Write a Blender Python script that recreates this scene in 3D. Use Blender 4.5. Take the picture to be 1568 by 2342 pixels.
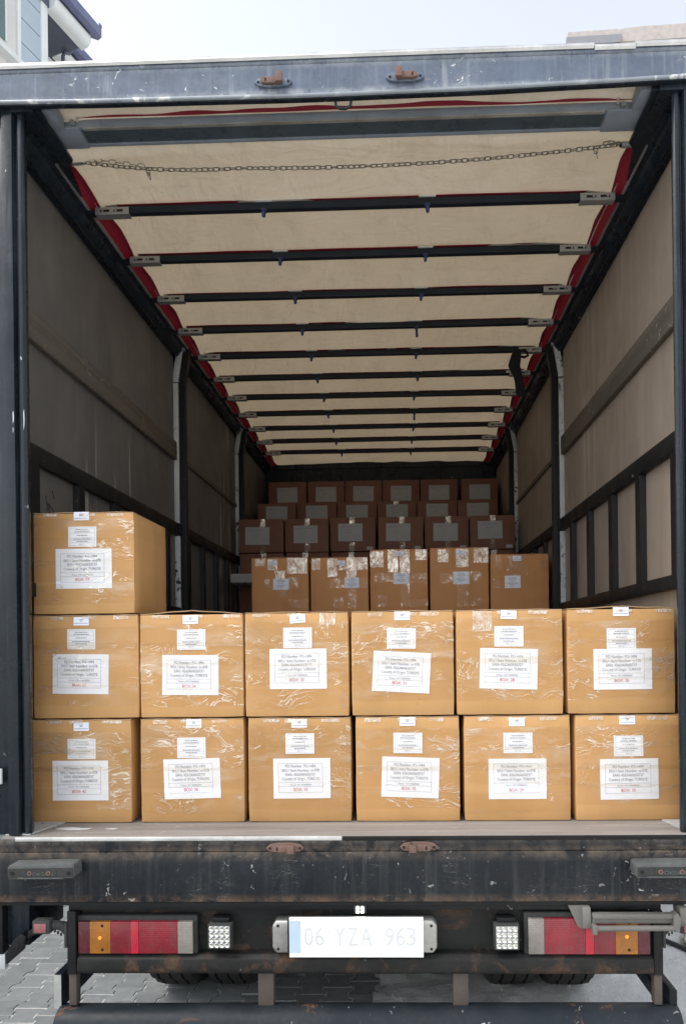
import bpy, bmesh, math, random
from mathutils import Vector, Matrix, noise

R = math.radians
scene = bpy.context.scene
COL = scene.collection
for o in list(bpy.data.objects):
    bpy.data.objects.remove(o)

# ------------------------------------------------------------------ camera
cam_d = bpy.data.cameras.new('camera')
cam = bpy.data.objects.new('camera', cam_d)
COL.objects.link(cam)
def cam_axes(yaw, pitch, roll):
    r = Vector((math.cos(yaw), math.sin(yaw), 0))
    f = Vector((-math.sin(yaw)*math.cos(pitch), math.cos(yaw)*math.cos(pitch), math.sin(pitch)))
    u = r.cross(f)
    c, s = math.cos(roll), math.sin(roll)
    return c*r + s*u, -s*r + c*u, f
r_, u_, f_ = cam_axes(.0298, .0008, -.0119)
mw = Matrix(((r_.x, u_.x, -f_.x, .1722), (r_.y, u_.y, -f_.y, -2.5726), (r_.z, u_.z, -f_.z, 1.7210), (0, 0, 0, 1)))
cam.matrix_world = mw
cam_d.sensor_fit = 'VERTICAL'
cam_d.sensor_height = 36
cam_d.lens = 1690/2342*36
cam_d.shift_x = -76.245/2342
cam_d.shift_y = 301.216/2342
cam_d.clip_start = .05
cam_d.clip_end = 2000
scene.camera = cam

# ------------------------------------------------------------------ sky and sun
SUN_EL, SUN_AZ = R(58), R(-117)          # azimuth clockwise from +Y: high, to the left and ahead, veiled by thin cloud
sdir = Vector((math.sin(SUN_AZ)*math.cos(SUN_EL), math.cos(SUN_AZ)*math.cos(SUN_EL), math.sin(SUN_EL)))
world = bpy.data.worlds.new('World')
scene.world = world
world.use_nodes = True
wt = world.node_tree
for n in list(wt.nodes):
    wt.nodes.remove(n)
sky = wt.nodes.new('ShaderNodeTexSky')
sky.sky_type = 'NISHITA'
sky.sun_disc = False
sky.sun_elevation = SUN_EL
sky.sun_rotation = SUN_AZ
sky.air_density = 1.0
sky.dust_density = 1.5
sky.ozone_density = 1.0
hs = wt.nodes.new('ShaderNodeHueSaturation')
hs.inputs['Saturation'].default_value = .30
bg = wt.nodes.new('ShaderNodeBackground')
bg.inputs['Strength'].default_value = .15
wo = wt.nodes.new('ShaderNodeOutputWorld')
wt.links.new(sky.outputs[0], hs.inputs['Color'])
wt.links.new(hs.outputs[0], bg.inputs['Color'])
wt.links.new(bg.outputs[0], wo.inputs['Surface'])
sun_d = bpy.data.lights.new('sun', 'SUN')
sun_d.energy = .7
sun_d.angle = R(28)
sun_d.color = (1, .96, .9)
sun = bpy.data.objects.new('sun', sun_d)
COL.objects.link(sun)
sun.rotation_euler = (-sdir).to_track_quat('-Z', 'Y').to_euler()
sun.location = (-3, -6, 9)
scene.view_settings.view_transform = 'Standard'
scene.view_settings.look = 'None'
scene.view_settings.gamma = 1
scene.view_settings.exposure = 1.30
scene.view_settings.use_curve_mapping = False
scene.cycles.max_bounces = 10
scene.cycles.transparent_max_bounces = 16
scene.cycles.use_denoising = True

# ------------------------------------------------------------------ materials
class NT:
    def __init__(self, name):
        self.m = bpy.data.materials.new(name)
        self.m.use_nodes = True
        self.t = self.m.node_tree
        for n in list(self.t.nodes):
            self.t.nodes.remove(n)
        self.out = self.t.nodes.new('ShaderNodeOutputMaterial')
        self.tc = self.t.nodes.new('ShaderNodeTexCoord')
    def n(self, typ, ins=None, **props):
        nd = self.t.nodes.new('ShaderNode' + typ)
        for k, v in props.items():
            setattr(nd, k, v)
        for k, v in (ins or {}).items():
            self.set(nd, k, v)
        return nd
    def set(self, nd, k, v):
        s = nd.inputs[k]
        if isinstance(v, bpy.types.NodeSocket):
            self.t.links.new(v, s)
        elif isinstance(v, bpy.types.Node):
            self.t.links.new(v.outputs[0], s)
        else:
            if isinstance(v, tuple) and len(v) == 3 and s.type == 'RGBA':
                v = v + (1,)
            s.default_value = v
    def coords(self, scale=(1, 1, 1), rnd=False, rot=(0, 0, 0), kind='Object'):
        mp = self.n('Mapping', {'Vector': self.tc.outputs[kind], 'Scale': scale, 'Rotation': rot})
        if rnd:
            oi = self.n('ObjectInfo')
            mul = self.n('VectorMath', {0: oi.outputs['Random'], 1: (37., 91., 53.)}, operation='MULTIPLY')
            self.set(mp, 'Location', mul.outputs[0])
        return mp.outputs[0]
    def noise(self, vec, scale, detail=4, rough=.6, dist=0):
        return self.n('TexNoise', {'Vector': vec, 'Scale': scale, 'Detail': detail, 'Roughness': rough, 'Distortion': dist}).outputs['Fac']
    def step(self, fac, lo, hi, a=0., b=1.):
        return self.n('MapRange', {'Value': fac, 'From Min': lo, 'From Max': hi, 'To Min': a, 'To Max': b}).outputs[0]
    def mul(self, a, b, op='MULTIPLY'):
        return self.n('Math', {0: a, 1: b}, operation=op).outputs[0]
    def mix(self, fac, a, b, blend='MIX'):
        nd = self.n('Mix', data_type='RGBA', blend_type=blend)
        for k, v in ((0, fac), (6, a), (7, b)):
            s = nd.inputs[k]
            if isinstance(v, bpy.types.NodeSocket):
                self.t.links.new(v, s)
            else:
                s.default_value = v + (1,) if isinstance(v, tuple) and len(v) == 3 else v
        return nd.outputs[2]
    def pbr(self, color, rough, metal=0., bump=None, bstr=.3, bdist=.002, spec=.5, **kw):
        p = self.n('BsdfPrincipled', {'Base Color': color, 'Roughness': rough, 'Metallic': metal, 'Specular IOR Level': spec})
        for k, v in kw.items():
            self.set(p, k.replace('_', ' '), v)
        if bump is not None:
            b = self.n('Bump', {'Height': bump, 'Strength': bstr, 'Distance': bdist})
            self.set(p, 'Normal', b.outputs[0])
        self.t.links.new(p.outputs[0], self.out.inputs['Surface'])
        return p
    def surf(self, sh):
        self.t.links.new(sh.outputs[0] if isinstance(sh, bpy.types.Node) else sh, self.out.inputs['Surface'])

def worn(name, base, rough=.45, metal=0., dust=None, chip=None, rust=None, streak=None, bump=.15, spec=.5, rvar=.12, rnd=False, edges=()):
    """paint: base colour, dust film, small chips, rust patches, run-down streaks"""
    t = NT(name)
    v = t.coords(rnd=rnd)
    n1 = t.noise(v, 7, 5, .65)
    n2 = t.noise(v, 60, 4, .7)
    c = t.mix(t.step(n1, .3, .75), base, tuple(min(1, b*1.45 + .003) for b in base))
    if dust:
        col, amt = dust
        d = t.mul(t.step(t.noise(v, 3.3, 6, .7, .4), .38, .72), t.step(n2, .25, .7))
        c = t.mix(t.mul(d, amt), c, col)
    if streak:
        col, amt, lo, hi = streak
        vs = t.coords((38, 38, 1.6), rnd=rnd)
        s = t.mul(t.step(t.noise(vs, 1, 5, .7), lo, hi), t.step(t.noise(v, 2.2, 3), .35, .6))
        c = t.mix(t.mul(s, amt), c, col)
    rr = t.step(n1, .3, .7, rough - rvar, rough + rvar)
    h = n2
    if chip:
        col, sc, lo, hi = chip
        k = t.mul(t.step(t.noise(v, sc, 3, .55, .8), lo, hi), t.step(t.noise(v, sc*.13, 2), .45, .6))
        c = t.mix(k, c, col)
        h = t.mul(h, k, 'SUBTRACT')
    if rust:
        col, sc, lo, hi = rust
        k = t.step(t.noise(v, sc, 6, .68, .5), lo, hi)
        cc = t.mix(t.step(n2, .3, .7), col, tuple(x*.45 for x in col))
        c = t.mix(k, c, cc)
        rr = t.n('Mix', {0: k, 2: rr, 3: .85}).outputs[0]
        h = t.mul(h, k, 'ADD')
    if edges:                                    # bare, rusty and muddy edges where things knock and rub
        sx = t.n('SeparateXYZ', {0: t.tc.outputs['Object']}).outputs[2]
        for ze, wd, col, amt in edges:
            dd = t.n('Math', {0: t.mul(sx, ze, 'SUBTRACT')}, operation='ABSOLUTE').outputs[0]
            k = t.mul(t.step(dd, wd, 0.), t.step(t.noise(v, 14, 6, .75, .6), .38, .60))
            c = t.mix(t.mul(k, amt), c, col)
        blot = t.step(t.noise(v, 2.6, 6, .7, .8), .50, .66)
        c = t.mix(t.mul(blot, .5), c, tuple(x*.6 + .012 for x in base))
        scr = t.n('Math', {0: t.mul(t.noise(t.coords((3, 3, 14), rot=(0, .5, 0)), 2.4, 3, .5, 1.), .5, 'SUBTRACT')}, operation='ABSOLUTE').outputs[0]
        c = t.mix(t.mul(t.mul(t.step(scr, .006, .001), t.step(t.noise(v, 3.4, 2), .52, .62)), .6), c, (.22, .21, .19))
    t.pbr(c, rr, metal, h, bump, .002, spec)
    return t.m

RUST = (.20, .075, .035)
m_sill = worn('black_sill_paint', (.008, .010, .013), .42, dust=((.07, .07, .065), .35), chip=((.34, .34, .32), 42, .655, .70), rust=((.13, .075, .045), 5.5, .66, .74), streak=((.085, .088, .088), .7, .50, .74), bump=.35, spec=0.2, edges=((.835, .030, (.16, .10, .065), .9), (1.006, .035, (.15, .115, .085), .8), (1.05, .02, (.22, .19, .16), .8)))
m_header = worn('blue_grey_header_paint', (.072, .093, .130), .35, dust=((.30, .33, .36), .35), chip=((.60, .60, .58), 30, .655, .70), rust=((.24, .23, .23), 5, .66, .74), streak=((.34, .36, .38), .7, .52, .72), bump=.15, edges=((3.727, .018, (.30, .32, .33), .7), (3.632, .016, (.40, .41, .41), .7)))
m_lip = worn('rubbed_header_lip', (.20, .225, .25), .35, .2, dust=((.36, .37, .36), .6), chip=((.7, .7, .66), 14, .56, .62), bump=.15)
m_navy = worn('dark_navy_frame_paint', (.006, .010, .015), .30, dust=((.05, .055, .06), .25), chip=((.55, .58, .58), 30, .725, .75), streak=((.10, .12, .13), .35, .5, .75), bump=.12, spec=0.22)
m_post = worn('navy_corner_post_paint', (.006, .010, .014), .25, dust=((.04, .046, .05), .3), chip=((.55, .58, .58), 24, .725, .75), streak=((.13, .15, .16), .4, .5, .75), bump=.12, spec=0.3)
m_black = worn('black_steel', (.006, .0065, .007), .5, dust=((.04, .036, .033), .4), chip=((.22, .20, .17), 40, .71, .74), rust=((.12, .06, .032), 7, .66, .73), bump=.35, spec=0.22)
m_rusty_black = worn('rusting_black_beam', (.010, .0105, .0105), .55, dust=((.05, .042, .033), .5), chip=((.30, .28, .24), 38, .70, .74), rust=((.105, .062, .040), 6.5, .52, .64), bump=.5, spec=0.22)
m_tube = worn('scuffed_tube_paint', (.012, .016, .020), .45, dust=((.07, .07, .065), .4), chip=((.40, .40, .38), 34, .69, .72), rust=((.19, .095, .06), 4.0, .61, .66), bump=.45, spec=0.22)
m_rust_br = worn('rusty_bracket', (.13, .075, .058), .8, dust=((.19, .125, .10), .6), chip=((.05, .035, .03), 40, .62, .7), bump=.5)
m_brace = worn('brown_stained_steel', (.055, .042, .034), .7, dust=((.12, .09, .07), .6), rust=(RUST, 9, .62, .72), bump=.4)
m_bracket = worn('galvanised_bracket', (.30, .31, .31), .45, .6, dust=((.18, .17, .15), .4), bump=.2)
m_pillargrey = worn('chipped_grey_paint', (.40, .42, .42), .5, dust=((.20, .19, .17), .5), chip=((.015, .015, .017), 22, .58, .61), bump=.3)
m_alu = worn('raw_aluminium', (.55, .55, .53), .4, .8, dust=((.35, .33, .30), .5), bump=.3)
m_ladder = worn('dusty_ladder_paint', (.115, .11, .098), .55, .1, dust=((.13, .115, .10), .7), rust=((.16, .11, .08), 14, .66, .74), bump=.3)
m_beam = worn('roller_beam_grey', (.21, .245, .285), .4, .15, dust=((.16, .16, .16), .5), bump=.15)
m_beamdark = worn('beam_recess_dark', (.045, .062, .075), .3, .1, dust=((.12, .13, .13), .5), bump=.1, spec=0.22)
m_bow = worn('dark_bow_paint', (.008, .012, .018), .42, dust=((.03, .03, .034), .3), bump=.1, spec=0.22)
m_rubber = worn('grey_weathered_rubber', (.06, .062, .06), .8, dust=((.20, .205, .20), .8), bump=.3, spec=.25)
m_rubber_dark = worn('black_rubber', (.028, .029, .028), .8, dust=((.09, .088, .08), .6), bump=.3, spec=.25)
m_tyre = worn('tyre_rubber', (.016, .016, .016), .85, dust=((.09, .08, .065), .6), bump=.4, spec=.2)
m_chassis = worn('chassis_grime', (.022, .021, .02), .75, dust=((.08, .065, .05), .8), bump=.4, spec=0.22)
m_chain = worn('zinc_chain', (.20, .195, .18), .42, .8, dust=((.10, .08, .06), .6), bump=.3)
m_steelpin = worn('pin_steel', (.22, .235, .24), .42, .5, bump=.2)
m_caps = worn('silver_plate_holder', (.36, .355, .335), .35, .7, dust=((.18, .16, .13), .5), bump=.2)
m_hose = worn('black_hose', (.03, .031, .032), .6, bump=.2)
m_blue = worn('blue_hook_plastic', (.012, .022, .07), .4, bump=.05)
m_strap = worn('black_strap_webbing', (.010, .011, .012), .85, bump=.5, spec=.2)
m_white_plastic = worn('white_tab', (.55, .55, .52), .5, bump=.1)

def ply(name, base, warm):
    t = NT(name)
    v = t.coords()
    vs = t.coords((26, 26, 1.1))
    c = t.mix(t.step(t.noise(v, 2.2, 5, .62, .3), .3, .72), base, warm)
    c = t.mix(t.step(t.noise(vs, 1, 5, .7), .45, .8, 0, .35), c, tuple(x*.62 for x in base))
    vs2 = t.coords((7, 7, .35))
    k = t.mul(t.step(t.noise(vs2, 1, 2, .5), .63, .66), t.step(t.noise(v, 1.7, 2), .42, .55))
    c = t.mix(t.mul(k, .6), c, (.46, .42, .37))
    k2 = t.mul(t.step(t.noise(v, 22, 4, .6, 1.2), .68, .72), t.step(t.noise(v, 3.1, 2), .5, .6))
    c = t.mix(t.step(t.noise(t.coords((3.5, 3.5, .6)), 1.5, 5, .7, .4), .42, .75, 0, .5), c, tuple(x*.55 for x in base))
    c = t.mix(t.mul(k2, .7), c, tuple(x*.35 for x in base))
    t.pbr(c, t.step(t.noise(v, 5, 4), .3, .7, .42, .62), 0, t.noise(vs, 2, 4), .12, .002, .4)
    return t.m
m_ply_l = ply('film_faced_ply_shaded', (.105, .100, .094), (.145, .137, .128))  # same ply as opposite, its shade put into a darker, cooler colour
m_ply_r = ply('film_faced_ply_lit', (.29, .237, .19), (.36, .30, .247))  # same ply, the stronger light on it put into a paler, warmer colour

def wood(name, base, axis):
    t = NT(name)
    sc = [22, 22, 22]
    sc[axis] = 1.2
    v = t.coords(tuple(sc))
    v0 = t.coords()
    c = t.mix(t.step(t.noise(v, 1, 6, .65, .6), .3, .72), base, tuple(x*.5 for x in base))
    k = t.mul(t.step(t.noise(v0, 16, 4, .6, 2.), .62, .66), t.step(t.noise(v0, 2.3, 2), .42, .56))
    c = t.mix(t.mul(k, .6), c, (.42, .38, .32))
    t.pbr(c, .6, 0, t.noise(v, 1.6, 5), .35, .003, .3)
    return t.m
m_batten = wood('scuffed_timber_batten', (.13, .113, .092), 1)
m_floor = wood('worn_floor_ply', (.33, .30, .275), 0)

def tarp_mat():
    t = NT('cream_roof_tarpaulin')
    v = t.coords()
    c = t.mix(t.step(t.noise(v, 1.6, 6, .6, .5), .3, .72), (.62, .575, .505), (.71, .665, .60))
    c = t.mix(t.step(t.noise(t.coords((2, 6, 1)), 3, 4, .7, 1.), .54, .78, 0, .30), c, (.40, .34, .27))
    hgt = t.noise(t.coords((3.5, 1.4, 1), rot=(0, 0, .5)), 2.2, 4, .55, .6)
    cr = t.n('Math', {0: t.mul(t.noise(t.coords((1.6, 4.2, 1), rot=(0, 0, .55)), 1.7, 3, .5, .7), .5, 'SUBTRACT')}, operation='ABSOLUTE').outputs[0]
    cr2 = t.n('Math', {0: t.mul(t.noise(t.coords((5, 1.3, 1), rot=(0, 0, -.35)), 1.5, 2, .5, .5), .5, 'SUBTRACT')}, operation='ABSOLUTE').outputs[0]
    hgt = t.mul(hgt, t.mul(t.step(cr, 0, .10, .13, 0), t.step(cr2, 0, .09, .06, 0), 'ADD'), 'ADD')
    c = t.mix(t.step(t.noise(v, 7, 5, .7, .6), .56, .72, 0, .28), c, (.42, .36, .29))
    b = t.n('Bump', {'Height': hgt, 'Strength': .6, 'Distance': .032})
    d = t.n('BsdfDiffuse', {'Color': c, 'Normal': b.outputs[0]})
    tr = t.n('BsdfTranslucent', {'Color': t.mix(1., c, (.50, .42, .30), 'MULTIPLY'), 'Normal': b.outputs[0]})
    mx = t.n('MixShader', {0: .37, 1: d, 2: tr})
    t.surf(mx)
    return t.m
m_tarp = tarp_mat()
def red_mat():
    t = NT('red_tarpaulin_border')
    v = t.coords()
    c = t.mix(t.step(t.noise(v, 4, 5), .3, .7), (.20, .008, .022), (.24, .018, .035))
    d = t.n('BsdfPrincipled', {'Base Color': c, 'Roughness': .55})
    tr = t.n('BsdfTranslucent', {'Color': (.30, .01, .02, 1)})
    t.surf(t.n('MixShader', {0: .05, 1: d, 2: tr}))
    return t.m
m_red = red_mat()

def card(name, a, b, dark):
    t = NT(name)
    v = t.coords(rnd=True)
    oi = t.n('ObjectInfo')
    c = t.mix(t.step(t.noise(v, 3.0, 4, .55, .3), .3, .7), a, b)
    vb = t.coords((1, 1, 1), rnd=True)
    br = t.n('TexBrick', {'Vector': t.n('Mapping', {'Vector': vb, 'Rotation': (R(90), 0, 0)}).outputs[0], 'Color1': (.0, .0, .0, 1), 'Color2': (1, 1, 1, 1), 'Mortar': (.5, .5, .5, 1), 'Scale': 1., 'Mortar Size': 0., 'Brick Width': .13, 'Row Height': .062, 'Bias': -.2})
    c = t.mix(t.mul(br.outputs['Color'], .20), c, dark)
    c = t.mix(t.step(t.noise(t.coords((9, 9, .8), rnd=True), 1, 3, .5), .5, .75, 0, .35), c, dark)
    c = t.mix(t.step(t.noise(v, 1.6, 3, .6), .45, .8, 0, .30), c, tuple(min(1, x*1.35 + .03) for x in b))
    fib = t.noise(t.coords((40, 40, 160), rnd=True), 3, 3, .7)
    c = t.mix(t.step(fib, .35, .75, 0, .10), c, dark)
    scuff = t.mul(t.step(t.noise(v, 30, 4, .6, 1.5), .66, .71), t.step(t.noise(v, 5, 2), .5, .62))
    c = t.mix(t.mul(scuff, .35), c, tuple(x*.7 for x in dark))
    val = t.step(oi.outputs['Random'], 0, 1, .93, 1.06)
    c = t.n('HueSaturation', {'Color': c, 'Value': val}).outputs[0]
    cor = t.n('TexWave', {'Vector': t.coords((1, 1, 1)), 'Scale': 46, 'Distortion': .3}, bands_direction='X').outputs['Fac']
    t.pbr(c, .62, 0, t.mul(cor, t.mul(fib, .5), 'ADD'), .035, .0015, .35)
    return t.m
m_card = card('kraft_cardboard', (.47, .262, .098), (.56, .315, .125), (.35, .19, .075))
m_card_mid = card('kraft_cardboard_plain', (.56, .26, .098), (.60, .28, .106), (.42, .195, .074))  # warm bounce inside the truck put into the base colour
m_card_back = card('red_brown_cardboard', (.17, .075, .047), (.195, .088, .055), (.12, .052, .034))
m_cardedge = card('cardboard_raw_edge', (.42, .28, .16), (.36, .23, .12), (.20, .12, .06))

def tape_mat(name, mode):
    """clear packing tape: mostly transparent film, with glossy creases, their glints and sheen painted in by cream masks"""
    t = NT(name)
    v = t.coords(rnd=True)
    warp = t.n('TexNoise', {'Vector': v, 'Scale': 5., 'Detail': 2.})
    wv = t.n('VectorMath', {0: warp.outputs['Color'], 1: (.5, .5, .5)}, operation='SUBTRACT')
    wv = t.n('VectorMath', {0: wv.outputs[0], 'Scale': .16}, operation='SCALE')
    vv = t.n('VectorMath', {0: v, 1: wv.outputs[0]}, operation='ADD').outputs[0]
    if mode == 'film':
        vs = t.n('Mapping', {'Vector': vv, 'Scale': (7, 7, 34)}).outputs[0]
        n1 = t.noise(vs, 1.5, 3, .5)
        ridge = t.mul(t.mul(n1, .5, 'SUBTRACT'), 0., 'ADD')
        ridge = t.n('Math', {0: ridge}, operation='ABSOLUTE').outputs[0]
        line = t.step(ridge, .030, .002)
        patch = t.step(t.noise(v, 5.5, 3, .6), .50, .60)
        mask = t.mul(line, patch)
        vs2 = t.n('Mapping', {'Vector': vv, 'Scale': (30, 30, 9)}).outputs[0]
        r2 = t.n('Math', {0: t.mul(t.noise(vs2, 1.6, 2, .5), .5, 'SUBTRACT')}, operation='ABSOLUTE').outputs[0]
        l2 = t.mul(t.step(r2, .016, .003), t.step(t.noise(v, 7.5, 2, .6), .60, .66))
        mask = t.mul(mask, l2, 'MAXIMUM')
        soft = t.mul(t.step(t.noise(t.n('Mapping', {'Vector': vv, 'Scale': (4, 4, 15)}).outputs[0], 1.2, 4, .6), .46, .78, 0, .34), t.step(t.noise(v, 4, 2), .35, .6))
        fac = t.mul(t.mul(mask, t.step(t.noise(v, 60, 2), .3, .6, .35, .62)), t.mul(soft, .012, 'ADD'), 'ADD')
        bumph, bs = n1, .5
        gl_col, rough = (1, .93, .80, 1), .22
    elif mode in ('silver', 'closing'):
        vs = t.n('Mapping', {'Vector': vv, 'Scale': (34, 34, 11)}).outputs[0]
        n1 = t.noise(vs, 1.6, 4, .6, .8)
        n2 = t.noise(vv, 55, 3, .6, 1.2)
        r1 = t.n('Math', {0: t.mul(n1, .5, 'SUBTRACT')}, operation='ABSOLUTE').outputs[0]
        crease = t.step(r1, .0, .045, .12, 1.)
        blot = t.step(t.noise(vv, 16, 3, .6, .5), .34, .62, .25, 1.)
        mask = t.mul(t.mul(crease, blot), t.step(n2, .30, .62, .45, 1.))
        fac = t.n('Math', {0: t.mul(mask, .85), 1: .06}, operation='ADD').outputs[0]
        bumph, bs = t.mul(n1, n2, 'ADD'), 1.0
        gl_col, rough = (1, .92, .80, 1), .17
    else:
        n1 = t.noise(vv, 28, 4, .6, .8)
        r = t.n('Math', {0: t.mul(n1, .5, 'SUBTRACT')}, operation='ABSOLUTE').outputs[0]
        mask = t.mul(t.step(r, .035, .006), t.step(t.noise(v, 18, 2), .50, .6))
        fac = t.n('Math', {0: t.mul(mask, .55), 1: .045}, operation='ADD').outputs[0]
        bumph, bs = n1, .5
        gl_col, rough = (1, .92, .80, 1), .28
    b = t.n('Bump', {'Height': bumph, 'Strength': bs, 'Distance': .004})
    df = t.n('BsdfDiffuse', {'Color': (.82, .76, .66, 1)})
    g = t.n('BsdfGlossy', {'Color': gl_col, 'Roughness': rough, 'Normal': b.outputs[0]})
    tr = t.n('BsdfTransparent', {'Color': (.95, .93, .895, 1) if mode == 'film' else (.97, .95, .92, 1)})
    t.surf(t.n('MixShader', {0: fac, 1: tr, 2: t.n('MixShader', {0: {'silver': .12, 'closing': .6}.get(mode, .40), 1: g, 2: df}).outputs[0]}))
    return t.m
m_film = tape_mat('clear_packing_tape', 'film')
m_silver = tape_mat('creased_packing_tape', 'silver')
m_closing = tape_mat('folded_closing_tape', 'closing')
m_clear = tape_mat('smooth_packing_tape', 'clear')

def plain(name, col, rough=.5, metal=0., spec=.5, var=.06, sc=20, bump=.05):
    t = NT(name)
    v = t.coords()
    c = t.mix(t.step(t.noise(v, sc, 4), .3, .7), tuple(x*(1-var) for x in col), tuple(min(1, x*(1+var)) for x in col))
    t.pbr(c, rough, metal, t.noise(v, sc*3, 3), bump, .001, spec)
    return t.m
m_paper = plain('label_paper', (.84, .86, .93), .42, var=.05, sc=14, bump=.5)
m_paper_grey = plain('grey_label_paper', (.36, .36, .355), .6, var=.05, sc=9)  # mid-grey, darker than the front label paper
m_ink = plain('grey_print', (.21, .215, .25), .7)
m_inkred = plain('red_print', (.55, .035, .07), .7)
m_platewhite = plain('white_plate', (.88, .88, .87), .4, var=.03)
m_plateblue = plain('pale_blue_band', (.46, .57, .74), .4)
m_plateink = plain('washed_out_plate_print', (.60, .60, .61), .5)
m_marker_ink = plain('black_marker_ink', (.015, .015, .015), .6)
m_dark = plain('dark_hole', (.004, .004, .004), .8)
m_house_wall = plain('house_render', (.62, .60, .58), .7, var=.05, sc=3)
m_house_side = plain('pale_blue_cladding', (.40, .47, .54), .55, var=.03, sc=4)
m_house_white = plain('white_trim', (.70, .73, .72), .5, var=.04, sc=5)
m_house_soffit = plain('slate_blue_soffit', (.085, .10, .135), .6, var=.06, sc=4)
m_house_fascia = plain('violet_blue_gutter', (.12, .13, .235), .4, var=.08, sc=5)
m_house_glass = plain('window_glass', (.10, .16, .16), .08, var=.1, sc=2, bump=0)
m_tower = worn('weathered_concrete', (.36, .32, .295), .8, dust=((.44, .39, .36), .6), rust=((.38, .33, .31), 2.2, .6, .75), bump=.3)
m_tower_dark = plain('grey_parapet_recess', (.25, .25, .27), .7, var=.05, sc=2)

def lens(name, col, rough=.18, emit=0.):
    t = NT(name)
    v = t.coords()
    rib = t.n('TexWave', {'Vector': v, 'Scale': 70., 'Distortion': .1}, bands_direction='X').outputs['Fac']
    rib2 = t.n('TexWave', {'Vector': v, 'Scale': 45., 'Distortion': .1}, bands_direction='Z').outputs['Fac']
    c = t.mix(t.step(t.noise(v, 9, 4), .3, .75), col, tuple(x*.55 for x in col))
    c = t.mix(t.step(t.noise(v, 30, 4, .7), .52, .8, 0, .5), c, (.09, .07, .06))
    c = t.mix(t.step(t.noise(t.coords((30, 30, 4)), 1, 4), .55, .75, 0, .4), c, (.10, .08, .07))
    p = t.pbr(c, t.step(t.noise(v, 20, 3), .3, .7, rough, rough + .25), 0, t.mul(rib, rib2, 'ADD'), .35, .0012, .5)
    t.set(p, 'Coat Weight', .3)
    if emit:
        t.set(p, 'Emission Color', col + (1,))
        t.set(p, 'Emission Strength', emit)
    return t.m
m_lens_red = lens('red_lens', (.24, .007, .018))
m_lens_dkred = lens('dark_red_lens', (.10, .005, .012))
m_lens_refl = lens('bright_red_reflector', (.58, .010, .032))
m_lens_amber = lens('amber_lens', (.40, .135, .006))
m_lens_white = lens('clear_lens', (.27, .245, .21))
m_lens_pink = lens('faded_red_lens', (.36, .12, .12))
m_bulb = lens('amber_bulb', (.95, .30, .04), .2, .35)
def led_mat(name, col, s):
    t = NT(name)
    v = t.coords()
    e = t.n('Emission', {'Color': col + (1,), 'Strength': t.step(t.noise(v, 50, 2), 0, 1, s*.9, s*1.1)})
    t.surf(e)
    return t.m
m_led = led_mat('lit_plate_led', (1, 1, .9), 12)
m_chrome = plain('led_reflector', (.72, .71, .66), .16, .9, var=.1, sc=60)

def ground_mat():
    t = NT('dusty_concrete')
    v = t.coords()
    c = t.mix(t.step(t.noise(v, 1.3, 6, .6), .3, .7), (.56, .56, .53), (.68, .68, .65))
    c = t.mix(t.step(t.noise(v, 26, 5, .7, .5), .50, .72, 0, .6), c, (.78, .78, .75))
    c = t.mix(t.step(t.noise(v, 48, 3, .6, .8), .66, .72, 0, .8), c, (.17, .16, .15))
    c = t.mix(t.step(t.noise(v, .9, 4, .6), .45, .75, 0, .5), c, (.36, .34, .31))
    c = t.mix(t.step(t.noise(v, 120, 3, .6), .60, .70, 0, .5), c, (.30, .29, .27))
    h = t.mul(t.noise(v, 40, 5, .7, .3), t.noise(v, 9, 4), 'ADD')
    t.pbr(c, .85, 0, h, .8, .012, .3)
    return t.m
m_ground = ground_mat()
def paver_mat():
    t = NT('grey_concrete_paver')
    v = t.coords(rnd=True)
    oi = t.n('ObjectInfo')
    c = t.mix(t.step(t.noise(v, 14, 5, .65), .3, .72), (.165, .176, .174), (.225, .237, .232))
    c = t.mix(t.step(t.noise(v, 90, 3), .58, .72, 0, .5), c, (.15, .15, .145))
    c = t.mix(t.step(t.noise(v, 30, 4, .7), .6, .8, 0, .5), c, (.36, .36, .35))
    c = t.n('HueSaturation', {'Color': c, 'Value': t.step(oi.outputs['Random'], 0, 1, .86, 1.1)}).outputs[0]
    t.pbr(c, .85, 0, t.noise(v, 70, 5, .7), .5, .003, .3)
    return t.m
m_paver = paver_mat()
m_sand = plain('pale_joint_sand', (.50, .49, .465), .9, var=.2, sc=40, bump=.4)

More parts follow.
